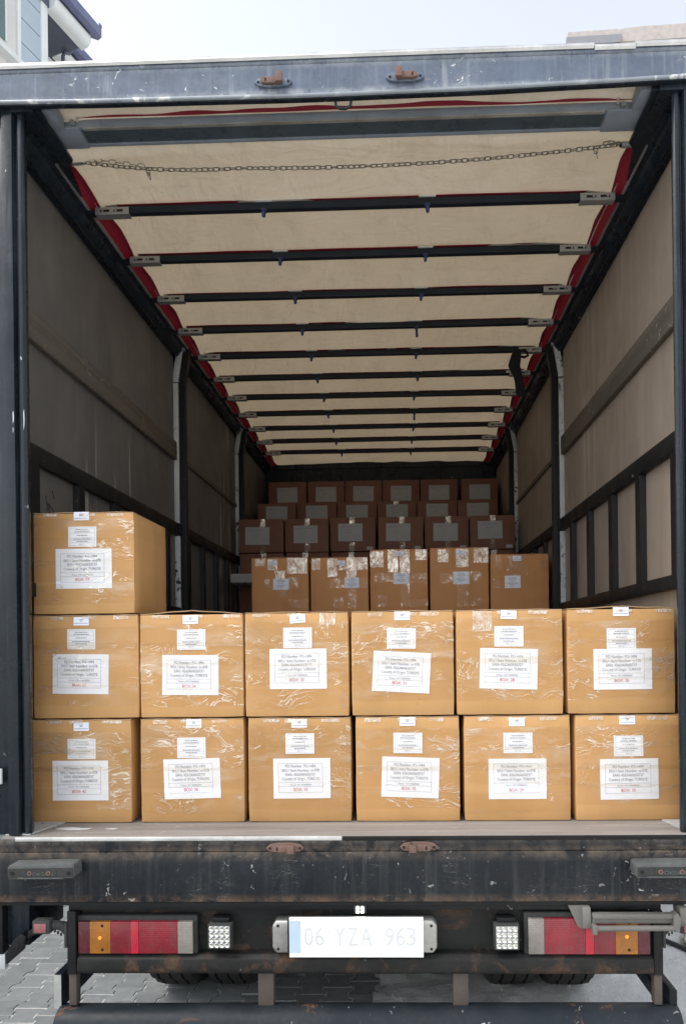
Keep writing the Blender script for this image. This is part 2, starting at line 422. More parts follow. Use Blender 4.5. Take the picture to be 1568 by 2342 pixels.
# ------------------------------------------------------------------ mesh helpers
class MB:
    def __init__(self):
        self.v, self.f = [], []
    def add(self, vs, fs):
        o = len(self.v)
        self.v += [tuple(p) for p in vs]
        self.f += [tuple(i + o for i in f) for f in fs]
        return self
    def box(self, x0, x1, y0, y1, z0, z1):
        x0, x1 = min(x0, x1), max(x0, x1)
        y0, y1 = min(y0, y1), max(y0, y1)
        z0, z1 = min(z0, z1), max(z0, z1)
        v = [(x, y, z) for z in (z0, z1) for y in (y0, y1) for x in (x0, x1)]
        return self.add(v, [(0, 2, 3, 1), (4, 5, 7, 6), (0, 1, 5, 4), (2, 6, 7, 3), (0, 4, 6, 2), (1, 3, 7, 5)])
    def prism(self, poly, axis, a0, a1):
        """poly: points in the two other axes (in x,y,z order); extruded along axis from a0 to a1"""
        def P(p, a):
            q = list(p)
            q.insert(axis, a)
            return tuple(q)
        n = len(poly)
        v = [P(p, a0) for p in poly] + [P(p, a1) for p in poly]
        f = [tuple(range(n)), tuple(range(2*n - 1, n - 1, -1))]
        f += [(i, i + n, (i + 1) % n + n, (i + 1) % n) for i in range(n)]
        return self.add(v, f)
    def tube(self, path, r, n=10, closed=False, cap=True):
        path = [Vector(p) for p in path]
        m = len(path)
        rs = r if isinstance(r, (list, tuple)) else [r]*m
        vs = []
        up = None
        for i, p in enumerate(path):
            if closed:
                d = path[(i + 1) % m] - path[i - 1]
            else:
                d = path[min(i + 1, m - 1)] - path[max(i - 1, 0)]
            d.normalize()
            if up is None:
                up = Vector((0, 0, 1)) if abs(d.z) < .9 else Vector((1, 0, 0))
            a = d.cross(up).normalized()
            b = a.cross(d).normalized()
            up = b
            for k in range(n):
                t = 2*math.pi*k/n
                vs.append(p + rs[i]*(math.cos(t)*a + math.sin(t)*b))
        fs = []
        for i in range(m if closed else m - 1):
            j = (i + 1) % m
            for k in range(n):
                k2 = (k + 1) % n
                fs.append((i*n + k, i*n + k2, j*n + k2, j*n + k))
        if not closed and cap:
            fs += [tuple(range(n - 1, -1, -1)), tuple((m - 1)*n + k for k in range(n))]
        return self.add(vs, fs)
    def cyl(self, p0, p1, r, n=16):
        return self.tube([p0, p1], r, n)
    def grid(self, fn, nu, nv):
        v = [fn(i/nu, j/nv) for j in range(nv + 1) for i in range(nu + 1)]
        f = [(j*(nu+1)+i, j*(nu+1)+i+1, (j+1)*(nu+1)+i+1, (j+1)*(nu+1)+i) for j in range(nv) for i in range(nu)]
        return self.add(v, f)
    def mesh(self, name, bevel=0, seg=2, smooth=None):
        me = bpy.data.meshes.new(name)
        bm = bmesh.new()
        vv = [bm.verts.new(p) for p in self.v]
        for f in self.f:
            try:
                bm.faces.new([vv[i] for i in f])
            except ValueError:
                pass
        bmesh.ops.recalc_face_normals(bm, faces=bm.faces)
        if bevel:
            es = [e for e in bm.edges if len(e.link_faces) == 2 and e.calc_face_angle(0) > .6]
            bmesh.ops.bevel(bm, geom=es, offset=bevel, segments=seg, profile=.6, affect='EDGES', clamp_overlap=True)
        bm.to_mesh(me)
        bm.free()
        if smooth:
            me.polygons.foreach_set('use_smooth', [True]*len(me.polygons))
            me.set_sharp_from_angle(angle=R(smooth))
        return me
    def build(self, name, mat, parent=None, bevel=0, seg=2, smooth=None, loc=None):
        me = self.mesh(name, bevel, seg, smooth if smooth else (35 if bevel else None))
        me.materials.append(mat)
        return link(name, me, parent, loc)

def link(name, me, parent=None, loc=None):
    o = bpy.data.objects.new(name, me)
    COL.objects.link(o)
    if parent is not None:
        o.parent = parent
    if loc is not None:
        o.location = loc
    return o
def empty(name, loc=(0, 0, 0), rz=0):
    o = bpy.data.objects.new(name, None)
    COL.objects.link(o)
    o.location = loc
    o.rotation_euler = (0, 0, rz)
    o.empty_display_size = .1
    return o
def tag(o, label=None, cat=None, group=None, kind=None):
    for k, v in (('label', label), ('category', cat), ('group', group), ('kind', kind)):
        if v:
            o[k] = v
    return o
def B(*a):
    return MB().box(*a)

_txt = {}
def text_geo(s, size, align='CENTER'):
    """flat outline of a line of print as (verts xz, faces), baseline at 0"""
    key = (s, size, align)
    if key in _txt:
        return _txt[key]
    cu = bpy.data.curves.new('t', 'FONT')
    cu.body = s
    cu.size = size
    cu.align_x = align
    cu.resolution_u = 2
    ob = bpy.data.objects.new('t', cu)
    COL.objects.link(ob)
    dg = bpy.context.evaluated_depsgraph_get()
    me = bpy.data.meshes.new_from_object(ob.evaluated_get(dg))
    vs = [(v.co.x, v.co.y) for v in me.vertices]
    fs = [tuple(p.vertices) for p in me.polygons]
    bpy.data.objects.remove(ob)
    bpy.data.curves.remove(cu)
    bpy.data.meshes.remove(me)
    _txt[key] = (vs, fs)
    return vs, fs
class Print:
    """2D print (x right, z up) collected before it is laid on a surface"""
    def __init__(self):
        self.v, self.f = [], []
    def text(self, s, x, z, size, width=None, align='CENTER'):
        vs, fs = text_geo(s, size, align)
        k = 1
        if width:
            w = max(p[0] for p in vs) - min(p[0] for p in vs)
            k = width/w
        o = len(self.v)
        self.v += [(x + p[0]*k, z + p[1]) for p in vs]
        self.f += [tuple(i + o for i in f) for f in fs]
        return self
    def rect(self, x0, x1, z0, z1):
        o = len(self.v)
        self.v += [(x0, z0), (x1, z0), (x1, z1), (x0, z1)]
        self.f.append((o, o+1, o+2, o+3))
        return self
    def hline(self, x0, x1, z, t=.0007):
        n = 6
        for i in range(n):
            self.rect(x0 + (x1-x0)*i/n, x0 + (x1-x0)*(i+1)/n, z - t/2, z + t/2)
        return self
    def frame(self, x0, x1, z0, z1, t=.0007):
        self.hline(x0, x1, z0, t); self.hline(x0, x1, z1, t)
        self.rect(x0, x0 + t, z0, z1); self.rect(x1 - t, x1, z0, z1)
        return self
    def to(self, fn):
        m = MB()
        m.add([fn(x, z) for x, z in self.v], self.f)
        return m

# ------------------------------------------------------------------ ground
rng = random.Random(7)
g = MB().add([(-400, -400, -.06), (400, -400, -.06), (400, 900, -.06), (-400, 900, -.06)], [(0, 1, 2, 3)]).build('ground', m_ground)
tag(g, 'pale dusty ground stretching away round the truck', 'ground', kind='structure')
XB = .06                                   # paving meets bare concrete under the truck
def yard_z(x, y):
    p = Vector((x, y, 0))
    return .004 + .010*noise.fractal(p*5.5, 1., 2., 4) + .006*noise.noise(p*26)
yard = MB().grid(lambda u, v: (XB - .035 + 5.2*u**1.15 + .03*noise.noise(Vector((v*60, 0, 0)))*(1 - u)**8, -2.2 + 9.5*v, yard_z(XB + 5.2*u, -2.2 + 9.5*v) - .004*(1 - u)**40), 190, 330).build('concrete_yard', m_ground, smooth=60)
tag(yard, 'rough pale concrete surface right of the paving', 'yard', kind='structure')
bed = MB().box(-9, XB, -3.2, 12, -.05, -.0022).build('paving', m_sand)
tag(bed, 'grey interlocking paving left of and under the truck', 'paving', kind='structure')
PX, PY = .132, .141
def paver_geo(ins=.0022):
    a, w, h = .012, PX/2 - ins, PY/2 - ins
    pts = [(-w - a, -h), (w + a, -h), (w + a, -h*.62), (w - a, -h*.30), (w - a, h*.30), (w + a, h*.62), (w + a, h), (-w - a, h), (-w - a, h*.62), (-w + a, h*.30), (-w + a, -h*.30), (-w - a, -h*.62)]
    return pts
pts = paver_geo()
def paver_mb(x, y, z, tilt=(0, 0)):
    m = MB()
    n = len(pts)
    e = .0035
    def ring(k, zz):
        return [(x + px*k, y + py*k, zz + px*tilt[0] + py*tilt[1]) for px, py in pts]
    vs = ring(1, z - .03) + ring(1, z - e) + ring(.955, z)
    fs = [(i, (i+1) % n, (i+1) % n + n, i + n) for i in range(n)] + [(i + n, (i+1) % n + n, (i+1) % n + 2*n, i + 2*n) for i in range(n)] + [tuple(range(2*n, 3*n))]
    return m.add(vs, fs)
pm = paver_mb(0, 0, 0).mesh('paver')
pm.materials.append(m_paver)
rest = MB()
c0 = int(round(-8.6/PX))
for ci in range(c0, 1):
    x = XB - .012 - PX/2 + ci*PX
    off = PY/2 if ci % 2 else 0
    for ri in range(-21, 80):
        y = ri*PY + off
        z = .001 + rng.uniform(-.0022, .0022)
        tl = (rng.uniform(-.015, .015), rng.uniform(-.015, .015))
        if -2.45 < x and .66 < y < 2.66:
            o = link('paver', pm, bed, (x, y, z))
            o.rotation_euler = (tl[1], -tl[0], 0)
        else:
            rest.add(*(lambda q: (q.v, q.f))(paver_mb(x, y, z, tl)))
tag(rest.build('pavers_beyond', m_paver, bed), kind='stuff')

# small stones on the yard
st = MB()
for i in range(900):
    x, y = rng.uniform(.15, 3.4), rng.uniform(.2, 5)
    s = rng.uniform(.002, .006)*(1 + (rng.random() < .06)*1.2)
    z = yard_z(x, y) + s*.3
    dirs = [(1, 0, 0), (-1, 0, 0), (0, 1, 0), (0, -1, 0), (0, 0, .7), (0, 0, -.7)]
    st.add([(x + d[0]*s*rng.uniform(.6, 1.3), y + d[1]*s*rng.uniform(.6, 1.3), z + d[2]*s) for d in dirs],
           [(0, 2, 4), (2, 1, 4), (1, 3, 4), (3, 0, 4), (2, 0, 5), (1, 2, 5), (3, 1, 5), (0, 3, 5)])
tag(st.build('grit', m_ground), 'loose pale grit scattered over the concrete yard', 'grit', kind='stuff')

# ------------------------------------------------------------------ house seen over the header, left
HA = R(16.6)
house = empty('terraced_house', (-4.855, 8.0, 0), -HA)
tag(house, 'pale blue clad house with violet gutter rising behind the truck at upper left', 'house')
# local axes: x out towards the street, y along the street
B(-7, -.75, -6, 1.12, 0, 11.2).build('wall', m_house_wall, house)
bay = B(-.9, -.012, -3.6, .0, 2.9, 12.6).build('bay_wall', m_house_wall, house)
zz = 9.48
for i in range(9):                                         # cladding boards with open joints
    B(-.012, .012, -.455, -.085, zz + i*.345 + .008, zz + (i+1)*.345 - .008).build('cladding_board', m_house_side, bay)
B(-.93, .035, -.085, .035, 2.9, 12.6).build('corner_trim', m_house_white, house, bevel=.008)
B(-.9, .02, .037, .052, 2.9, 12.6).build('trim_bead', m_house_white, house)
w = B(-.012, .02, -.51, -.457, 9.85, 11.9).build('window', m_house_white, house, bevel=.004)
B(-.16, -.02, -.70, -.512, 9.98, 11.9).build('reveal', m_house_wall, w)
B(-.012, .012, -.725, -.70, 9.98, 11.9).build('frame', m_house_white, w)
B(-.012, .004, -1.5, -.727, 9.98, 11.9).build('pane', m_house_glass, w)
MB().prism([(-.012, 9.74), (.10, 9.76), (.11, 9.80), (.10, 9.83), (-.012, 9.90)], 1, -2.2, -.50).build('sill', m_house_white, w)
rf = MB().prism([(-.75, 11.07), (.05, 11.05), (.05, 11.16), (-.75, 11.4)], 1, -.6, .80).build('roof', m_house_soffit, house)
arc = [(.05 + .11*math.sin(a), 11.15 - .12*math.cos(a)) for a in [k*math.pi/8 for k in range(9)]]
MB().prism([(-.02, 11.02)] + arc + [(-.02, 11.28)], 1, .055, .82).build('cornice', m_house_white, rf, smooth=40)
MB().prism([(.06, 11.281), (.20, 11.20), (.27, 11.23), (.27, 11.37), (.24, 11.40), (.06, 11.40)], 1, .055, .93).build('gutter', m_house_fascia, rf, bevel=.01)
MB().prism([(-7, 13.4), (.2, 11.41), (.2, 11.44), (-7, 13.45)], 1, -6, .93).build('roof_tiles', m_house_fascia, rf)
B(.235, .25, .90, .96, 11.40, 11.45).build('gutter_bracket', m_house_fascia, rf)
w2 = B(-.75, -.66, .70, .90, 10.2, 11.05).build('window', m_house_white, house)
B(-.655, -.648, .73, .87, 10.25, 10.98).build('pane', m_house_glass, w2)
MB().tube([(-.3, .92, 11.3), (-.3, .93, 11.19), (-.3, .86, 11.08), (-.3, .76, 11.02), (-.3, .73, 10.94), (-.3, .73, 9)], .028, 8).build('downpipe', m_house_soffit, house, smooth=40)
house2 = empty('terraced_house', (-4.855 + 1.4*math.sin(HA) - .85*math.cos(HA), 8.0 + 1.4*math.cos(HA) + .85*math.sin(HA), 0), -HA)
tag(house2, 'second terraced house, only its violet gutter showing below the first', 'house')
B(-7, -.55, -.2, 6, 0, 11.4).build('wall', m_house_wall, house2)
rf = MB().prism([(-.55, 11.42), (.05, 11.40), (.05, 11.5), (-.55, 11.7)], 1, -.28, 5.6).build('roof', m_house_soffit, house2)
arc2 = [(.05 + .11*math.sin(a), 11.50 - .12*math.cos(a)) for a in [k*math.pi/8 for k in range(9)]]
MB().prism([(-.02, 11.37)] + arc2 + [(-.02, 11.63)], 1, -.26, 5.62).build('cornice', m_house_white, rf, smooth=40)
MB().prism([(.06, 11.631), (.20, 11.57), (.27, 11.60), (.27, 11.74), (.24, 11.77), (.06, 11.77)], 1, -.28, 5.7).build('gutter', m_house_fascia, rf, bevel=.01)
MB().prism([(-7, 13.8), (.2, 11.78), (.2, 11.81), (-7, 13.85)], 1, -.28, 5.7).build('roof_tiles', m_house_fascia, rf)
B(-.54, -.50, .5, 1.5, 9.6, 11.0).build('window', m_house_glass, house2)

# building over the header, right
tw = empty('concrete_building', (5.01, 18, 0), R(-2))
tag(tw, 'weathered concrete building top showing above the header at upper right', 'building')
B(.0, 14, .05, 9, 0, 18.25).build('wall', m_tower, tw)
par = MB().prism([(0, 18.251), (.045, 18.60), (1.38, 18.61), (1.44, 18.58), (1.60, 18.62), (2.1, 18.64), (14, 18.65), (14, 18.251)], 1, .03, .30).build('parapet', m_tower, tw)
MB().prism([(-.03, 18.20), (-.005, 18.42), (1.50, 18.42), (1.46, 18.20)], 1, -.03, .028).build('parapet_panel', m_tower_dark, par)
for i in range(5):
    wn = B(1.2 + i*2.5, 2.4 + i*2.5, .0, .049, 15.2, 16.8).build('window', m_house_white, tw)
    B(1.28 + i*2.5, 2.32 + i*2.5, -.012, -.001, 15.28, 16.72).build('pane', m_house_glass, wn)

# ------------------------------------------------------------------ truck
ZF = 1.06
truck = empty('box_truck', (0, 0, 0))
tag(truck, 'worn dark navy cargo truck, its open rear loaded with cardboard boxes', 'truck')
XW = 1.225
YE = 5.26

fl = B(-XW, XW, -.0235, YE, ZF - .05, ZF).build('cargo_floor', m_floor, truck)
B(-1.17, -.03, -.036, -.029, ZF - .012, ZF + .003).build('edge_strip', m_alu, fl, bevel=.002)
B(-.027, 1.21, -.034, -.029, ZF - .014, ZF + .001).build('edge_strip', m_black, fl, bevel=.002)
MB().prism([(-XW + .003, .0), (-1.135, .0), (-1.09, .19), (-XW + .003, .19)], 2, ZF + .001, ZF + .006).build('corner_plate', m_pillargrey, fl)
MB().prism([(XW - .003, .0), (1.16, .0), (1.13, .17), (XW - .003, .17)], 2, ZF + .001, ZF + .006).build('corner_plate', m_pillargrey, fl)

sill = B(-1.262, 1.262, -.03, .10, .833, 1.0085).build('rear_sill', m_sill, truck, bevel=.008)
B(-1.262, 1.262, -.0275, -.0238, 1.0095, 1.054).build('sill_upper_lip', m_sill, sill, bevel=.004)
B(-1.262, 1.262, -.024, .10, .822, .8325).build('sill_lower_lip', m_black, sill)

def zb(x):                                   # the lower edge is bowed: it sags in the middle
    return 3.612 + (.0105*(x/1.2)**2 if x < 0 else .0215*(x/1.2)**1.6) + .0015*noise.noise(Vector((x*3, 0, 0)))
def loft(prof, n=40, x0=-1.27, x1=1.27):
    m = MB()
    xs = [x0 + (x1 - x0)*i/n for i in range(n + 1)]
    q = len(prof(0))
    vs = [(x, y, z) for x in xs for y, z in prof(x)]
    fs = [(i*q + k, i*q + (k+1) % q, (i+1)*q + (k+1) % q, (i+1)*q + k) for i in range(n) for k in range(q)]
    fs += [tuple(range(q)), tuple(n*q + k for k in range(q))]
    return m.add(vs, fs)
hd = loft(lambda x: [(-.030, zb(x) + .0155), (-.030 - .0012*noise.noise(Vector((x*4, 7, 0))), 3.68), (-.030, 3.727), (-.012, 3.727), (-.012, zb(x) + .0155)]).build('rear_header', m_header, truck, smooth=40)
loft(lambda x: [(-.0305, zb(x) + .015), (-.036, zb(x) + .012), (-.037, zb(x) + .006), (-.034, zb(x) + .002), (-.0125, zb(x) + .002), (-.0125, zb(x) + .015)]).build('lower_lip', m_lip, hd, smooth=60)
loft(lambda x: [(-.028, zb(x) + .0015), (-.028, zb(x) - .003), (-.010, zb(x) - .003), (-.010, zb(x) + .0015)]).build('shadow_channel', m_navy, hd)
MB().prism([(-.028, 3.7275), (-.034, 3.734), (-.035, 3.742), (-.028, 3.752), (.05, 3.765), (.05, 3.7275)], 0, -1.27, 1.27).build('rain_strip', m_header, hd, smooth=50)
def cap_strip(x0, x1, dz):
    MB().prism([(-.040, 3.750 + dz), (-.046, 3.757 + dz), (-.042, 3.768 + dz), (-.03, 3.776 + dz), (.06, 3.788 + dz), (.06, 3.778 + dz), (-.026, 3.7635 + dz), (-.0385, 3.7505 + dz)], 0, x0, x1).build('roof_edge_cap', m_alu, hd, smooth=50)
cap_strip(-1.27, .86, -.011); cap_strip(.862, 1.0, -.017); cap_strip(1.002, 1.27, -.010)
MB().tube([(-.024, -.012, 3.612), (-.022, -.012, 3.592), (-.008, -.012, 3.583), (.012, -.012, 3.582), (.028, -.012, 3.591), (.031, -.012, 3.612)], .005, 8).build('pull_ring', m_navy, hd, smooth=50)

def hinge(cx, z, flip, up, mats, parent):
    """lozenge base plate with two screw holes and a stub of the broken latch"""
    w, y = .066, -.031
    base = MB().prism([(cx - w, z), (cx - w*.8, z + .013), (cx - w*.35, z + .018), (cx + w*.35, z + .018), (cx + w*.8, z + .013), (cx + w, z), (cx + w*.8, z - .011), (cx + w*.35, z - .015), (cx - w*.35, z - .015), (cx - w*.8, z - .011)], 1, y - .010, y).build('hinge_bracket', mats[0], parent, bevel=.002)
    s = flip
    B(cx - .030, cx + .030, y - .022, y - .0102, z - .011, z + .011).build('hinge_block', mats[1], base, bevel=.003)
    B(cx + s*.010, cx + s*.034, y - .034, y - .0222, z - .014, z + (.020 if up else .014)).build('hinge_tab', mats[1], base, bevel=.003)
    MB().cyl((cx - s*.032, y - .022, z), (cx - s*.032, y - .0101, z), .010, 10).build('hinge_stub', mats[1], base)
    for sx in (-1, 1):
        MB().cyl((cx + sx*.052, y - .0112, z), (cx + sx*.052, y - .0101, z), .0048, 10).build('screw_hole', m_dark, base)
hinge(-.235, 3.662, 1, True, (m_header, m_rust_br), truck)
hinge(.218, 3.665, -1, True, (m_header, m_rust_br), truck)
hinge(-.226, 1.023, 1, False, (m_rust_br, m_rust_br), truck)
hinge(.234, 1.025, -1, False, (m_rust_br, m_rust_br), truck)

# corner posts: folded profile with grooves
prof = [(1.245, .0), (1.207, .0), (1.204, -.012), (1.166, -.012), (1.163, .014), (1.155, .014), (1.152, .0), (1.139, .0), (1.131, .008), (1.138, .035), (1.168, .10), (1.245, .10)]
for s in (-1, 1):
    k = 1 if s < 0 else 1.004
    p = MB().prism([(s*x*k, y) for x, y in prof], 2, ZF + .003, 3.6105).build('corner_post', m_post, truck, bevel=.0025)
    B(s*1.246, s*1.262, -.005, .095, ZF + .003, 3.6105).build('door_seal', m_black, p)
    for z in (1.42, 2.35, 3.1):                              # hinge barrels on the outside edge
        MB().cyl((s*1.268, .0, z), (s*1.268, .0, z + .09), .011, 10).build('hinge_barrel', m_black, p, smooth=40)
m_chip = plain('bare_primer', (.62, .64, .62), .6, var=.1)
pst = bpy.data.objects['corner_post']
for cx, cz, w_, h_ in ((-1.171, 2.535, .004, .045), (-1.139, 2.53, .0035, .075), (-1.172, 2.49, .002, .02)):
    yy = -.0125 if cx < -1.16 else -.0006
    MB().prism([(cx - w_*.4, cz - h_*.5), (cx + w_*.3, cz - h_*.3), (cx + w_*.6, cz), (cx + w_*.2, cz + h_*.5), (cx - w_*.5, cz + h_*.3), (cx - w_*.3, cz)], 1, yy - .0004, yy + .0004).build('paint_chip', m_chip, pst)
MB().prism([(-1.085, .085), (-1.02, .072), (-.965, .08), (-.955, .10), (-.99, .098), (-1.03, .115), (-1.07, .11)], 2, ZF + .0004, ZF + .0014).build('paint_spill', m_chip, fl)
MB().prism([(-.90, .085), (-.87, .08), (-.855, .09), (-.88, .097)], 2, ZF + .0004, ZF + .0014).build('paint_spill', m_chip, fl)
lk = B(-1.262, -1.222, -.022, -.0125, 1.245, 1.30).build('latch_plate', m_pillargrey, truck, bevel=.004)
B(-1.255, -1.234, -.026, -.0222, 1.257, 1.288).build('latch_slot', m_dark, lk)

# side walls
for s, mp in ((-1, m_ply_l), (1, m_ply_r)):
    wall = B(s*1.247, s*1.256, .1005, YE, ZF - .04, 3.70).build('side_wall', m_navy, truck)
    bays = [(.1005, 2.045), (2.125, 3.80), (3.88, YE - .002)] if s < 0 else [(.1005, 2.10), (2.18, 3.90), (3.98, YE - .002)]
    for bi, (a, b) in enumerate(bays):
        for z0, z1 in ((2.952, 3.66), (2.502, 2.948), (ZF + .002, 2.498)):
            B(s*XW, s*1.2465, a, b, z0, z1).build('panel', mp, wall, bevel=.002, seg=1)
        if bi == 0:
            MB().prism([(s*(XW - .001), 2.893), (s*1.203, 2.893), (s*1.200, 2.897), (s*1.200, 3.002), (s*1.204, 3.007), (s*(XW - .001), 3.007)], 1, a + .01, b - .02).build('batten', m_batten, wall, bevel=.002)
        else:
            B(s*(XW - .001), s*1.212, a, b, 2.925, 2.955).build('batten', m_batten, wall, bevel=.002)
        rl = B(s*(XW - .001), s*1.195, a, b, 2.425, 2.497).build('rail', m_black, wall, bevel=.006)
        B(s*(XW - .001), s*1.19, a, b, 1.915, 1.968).build('rail', m_black, wall, bevel=.006)
        if bi == 0:
            sy = [(.16, .235), (.58, .645), (.985, 1.055), (1.41, 1.47), (1.80, 1.86)]
        elif bi == 1:
            sy = [(2.24, 2.31), (2.62, 2.68), (3.0, 3.06), (3.36, 3.42), (3.7, 3.76)]
        else:
            sy = [(4.2, 4.26), (4.6, 4.66)]
        for y0, y1 in sy:
            MB().prism([(s*(XW - .001), y0), (s*1.197, y0 + .004), (s*1.197, y1 - .004), (s*(XW - .001), y1)], 2, 1.969, 2.4245).build('stud', m_black, wall)
    # pillars between the bays: black channel, chipped grey face, cranked head
    for y in ([2.05, 3.805] if s < 0 else [2.105, 3.905]):
        pl = B(s*XW, s*1.158, y + .022, y + .07, ZF + .002, 3.40).build('wall_pillar', m_black, truck, bevel=.004)
        B(s*1.243, s*1.196, y, y + .0215, ZF + .002, 2.42).build('pillar_face', m_pillargrey, pl, bevel=.003)
        B(s*1.241, s*1.198, y, y + .0215, 2.50, 3.385).build('pillar_face', m_pillargrey, pl, bevel=.003)
        B(s*1.247, s*1.190, y - .004, y + .0217, 2.425, 2.495).build('pillar_bracket', m_black, pl, bevel=.003)
        MB().prism([(s*1.236, 3.392), (s*1.198, 3.392), (s*1.165, 3.605), (s*1.20, 3.605)], 1, y - .002, y + .020).build('pillar_head', m_pillargrey, pl, bevel=.003)
        MB().prism([(s*1.20, 3.401), (s*1.158, 3.401), (s*1.125, 3.605), (s*1.163, 3.605)], 1, y + .0215, y + .065).build('pillar_crank', m_black, pl)
        MB().cyl((s*1.165, y - .006, 3.60), (s*1.165, y + .02, 3.60), .014, 10).build('pillar_bolt', m_bracket, pl, smooth=40)
    # roof rail
    rr = MB().prism([(s*1.256, 3.55), (s*1.196, 3.55), (s*1.170, 3.585), (s*1.166, 3.60), (s*1.160, 3.604), (s*1.148, 3.606), (s*1.146, 3.614), (s*1.146, 3.646), (s*1.256, 3.70)], 1, .1005, YE).build('roof_rail', m_navy, truck, bevel=.003)
    MB().prism([(s*1.1455, 3.609), (s*1.140, 3.609), (s*1.138, 3.630), (s*1.1455, 3.630)], 1, .28, YE - .01).build('rail_lip', m_bracket, rr)
    for q, xx in enumerate((1.186, 1.212)):
        B(s*xx, s*(xx + .004), .101, 1.6, 3.543 - .0*q, 3.5495).build('rail_rib', m_navy, rr)
# handwriting on the left wall, low
hw = MB()
for pth in ([(.33, 2.33), (.35, 2.27), (.36, 2.30), (.37, 2.25), (.35, 2.25), (.36, 2.235), (.385, 2.27)], [(.39, 2.36), (.405, 2.33)], [(.345, 2.30), (.385, 2.29), (.40, 2.27)]):
    hw.tube([(-1.2243, y, z) for y, z in pth], .0022, 5)
hw.build('pen_mark', m_marker_ink, truck)

bk = B(-1.256, 1.256, YE + .001, YE + .03, ZF - .04, 3.70).build('bulkhead', m_navy, truck)
B(-1.22, 1.22, YE - .02, YE, 3.59, 3.64).build('bulkhead_rail', m_navy, bk)

# roof: sagging tarpaulin with red borders, carried on bows
Y1, DY = .5926, .4047
BOWY = [Y1 + DY*k for k in range(11)]
def tarp_z(x, y):
    k = (y - Y1)/DY
    bow = abs(k - round(k))*2 if -.6 < k < 10.6 else 1
    p = Vector((x*1.7, y*1.9, 3.1))
    fold = .010*noise.noise(Vector((x*5.2 + y*2.2, y*2.4 - x*1.6, .7)))
    return 3.634 + .016*math.sin(bow*math.pi/2)*(1 if y > .3 else .3) + .014*noise.noise(p) + .008*noise.noise(p*3.1) + fold - .014*max(0, abs(x) - .95)/.15 + .075*max(0, .30 - y)/.30
tp = MB().grid(lambda u, v: (-1.104 + 2.208*u, -.01 + (YE + .01)*v, tarp_z(-1.104 + 2.208*u, -.01 + (YE + .01)*v)), 70, 220).build('roof_tarpaulin', m_tarp, truck, smooth=60)
for s in (-1, 1):
    def edge(u, v, s=s):
        y = .27 + (YE - .27)*v
        k = (y - Y1)/DY
        sc = abs(k - round(k))*2
        x0 = 1.090 - .012*sc + .006*noise.noise(Vector((y*4, s*3, 0)))
        x = x0 + (1.150 - x0)*u
        return (s*x, y, tarp_z(s*x0, y)*(1-u) + 3.626*u - .004 + .004*math.sin(u*3.1))
    MB().grid(edge, 5, 200).build('red_border', m_red, tp, smooth=60)
MB().grid(lambda u, v: (-1.05 + 2.1*u, .116 - .004*v, 3.672 + .0165*v + .004*noise.noise(Vector((u*7, 3, 0)))), 40, 2).build('red_hem', m_red, tp, smooth=60)
for k, y in enumerate(BOWY):
    hw_ = .018 + .004*math.sin(k*2.1)
    MB().grid(lambda u, v: (-1.07 + 2.14*u, y - hw_ + 2*hw_*v + .004*noise.noise(Vector((u*7, k, 0))), 3.629 + .003*noise.noise(Vector((u*6, k, 5)))), 30, 2).build('bow_sleeve', m_red, tp, smooth=60)
bow_me = MB().prism([(-.015, 3.592), (.015, 3.592), (.015, 3.623), (-.015, 3.623)], 0, -.985, .985).mesh('roof_bow', .003, smooth=35)
bow_me.materials.append(m_bow)
def bracket_mesh(s):
    b = MB().box(s*.962, s*1.108, -.019, .019, 3.5855, 3.590).mesh('end_bracket', .0015, smooth=35)
    b.materials.append(m_bracket)
    d = MB()
    for a in (.992, 1.048):
        d.box(s*a, s*(a + .034), -.006, .006, 3.5765, 3.5775)
    dm = d.mesh('slot')
    dm.materials.append(m_dark)
    f = MB().box(s*.962, s*1.108, -.0225, -.0195, 3.584, 3.616).mesh('bracket_flange', .001)
    f.materials.append(m_bracket)
    bl = MB()
    bl.cyl((s*1.018, -.0252, 3.600), (s*1.018, -.0241, 3.600), .005, 10)
    blm = bl.mesh('bolt')
    blm.materials.append(m_bracket)
    fs = MB()
    fs.box(s*.988, s*1.028, -.0240, -.0226, 3.5955, 3.6045)
    fsm = fs.mesh('slot')
    fsm.materials.append(m_dark)
    return b, dm, f, blm, fsm
BR = {s: bracket_mesh(s) for s in (-1, 1)}
hookmats = []
def hook_mesh(l):
    m = MB().tube([(0, -.020, .0), (0, -.021, -.014), (0, -.02, -.019 - l), (0, -.012, -.026 - l), (0, -.004, -.022 - l), (0, -.002, -.009 - l*.5)], .0075, 8).box(-.013, .013, -.0225, .0, -.008, .0005).mesh('hook', smooth=45)
    m.materials.append(m_blue)
    return m
hk = [hook_mesh(.002), hook_mesh(.03)]
tab = B(-.036, .036, -.024, .024, 3.6235, 3.627).mesh('hook_tab')
tab.materials.append(m_white_plastic)
for k, y in enumerate(BOWY):
    bw = link('roof_bow', bow_me, truck, (0, y, 0))
    bw.rotation_euler = (0, R(rng.uniform(-.12, .12)), 0)
    for s in (-1, 1):
        b, dm, f, blm, fsm = BR[s]
        link('end_bracket', b, bw)
        link('bracket_flange', f, bw)
        for q in (0, .058):
            link('slot', fsm, bw, (s*q, 0, 0))
            link('bolt', blm, bw, (s*q, 0, 0))
        B(s*.95, s*1.146, -.0145, .0145, 3.593, 3.608).build('bow_end', m_bow, bw)
    for x in (-.37, .315):
        xx = x + rng.uniform(-.012, .012)
        h = link('hook', hk[1 if (k in (3, 7) and x > 0) else 0], bw, (xx, 0, 3.5915))
        h.rotation_euler = (0, R(rng.uniform(-9, 9)), 0)
        link('hook_tab', tab, bw, (xx, 0, 0))

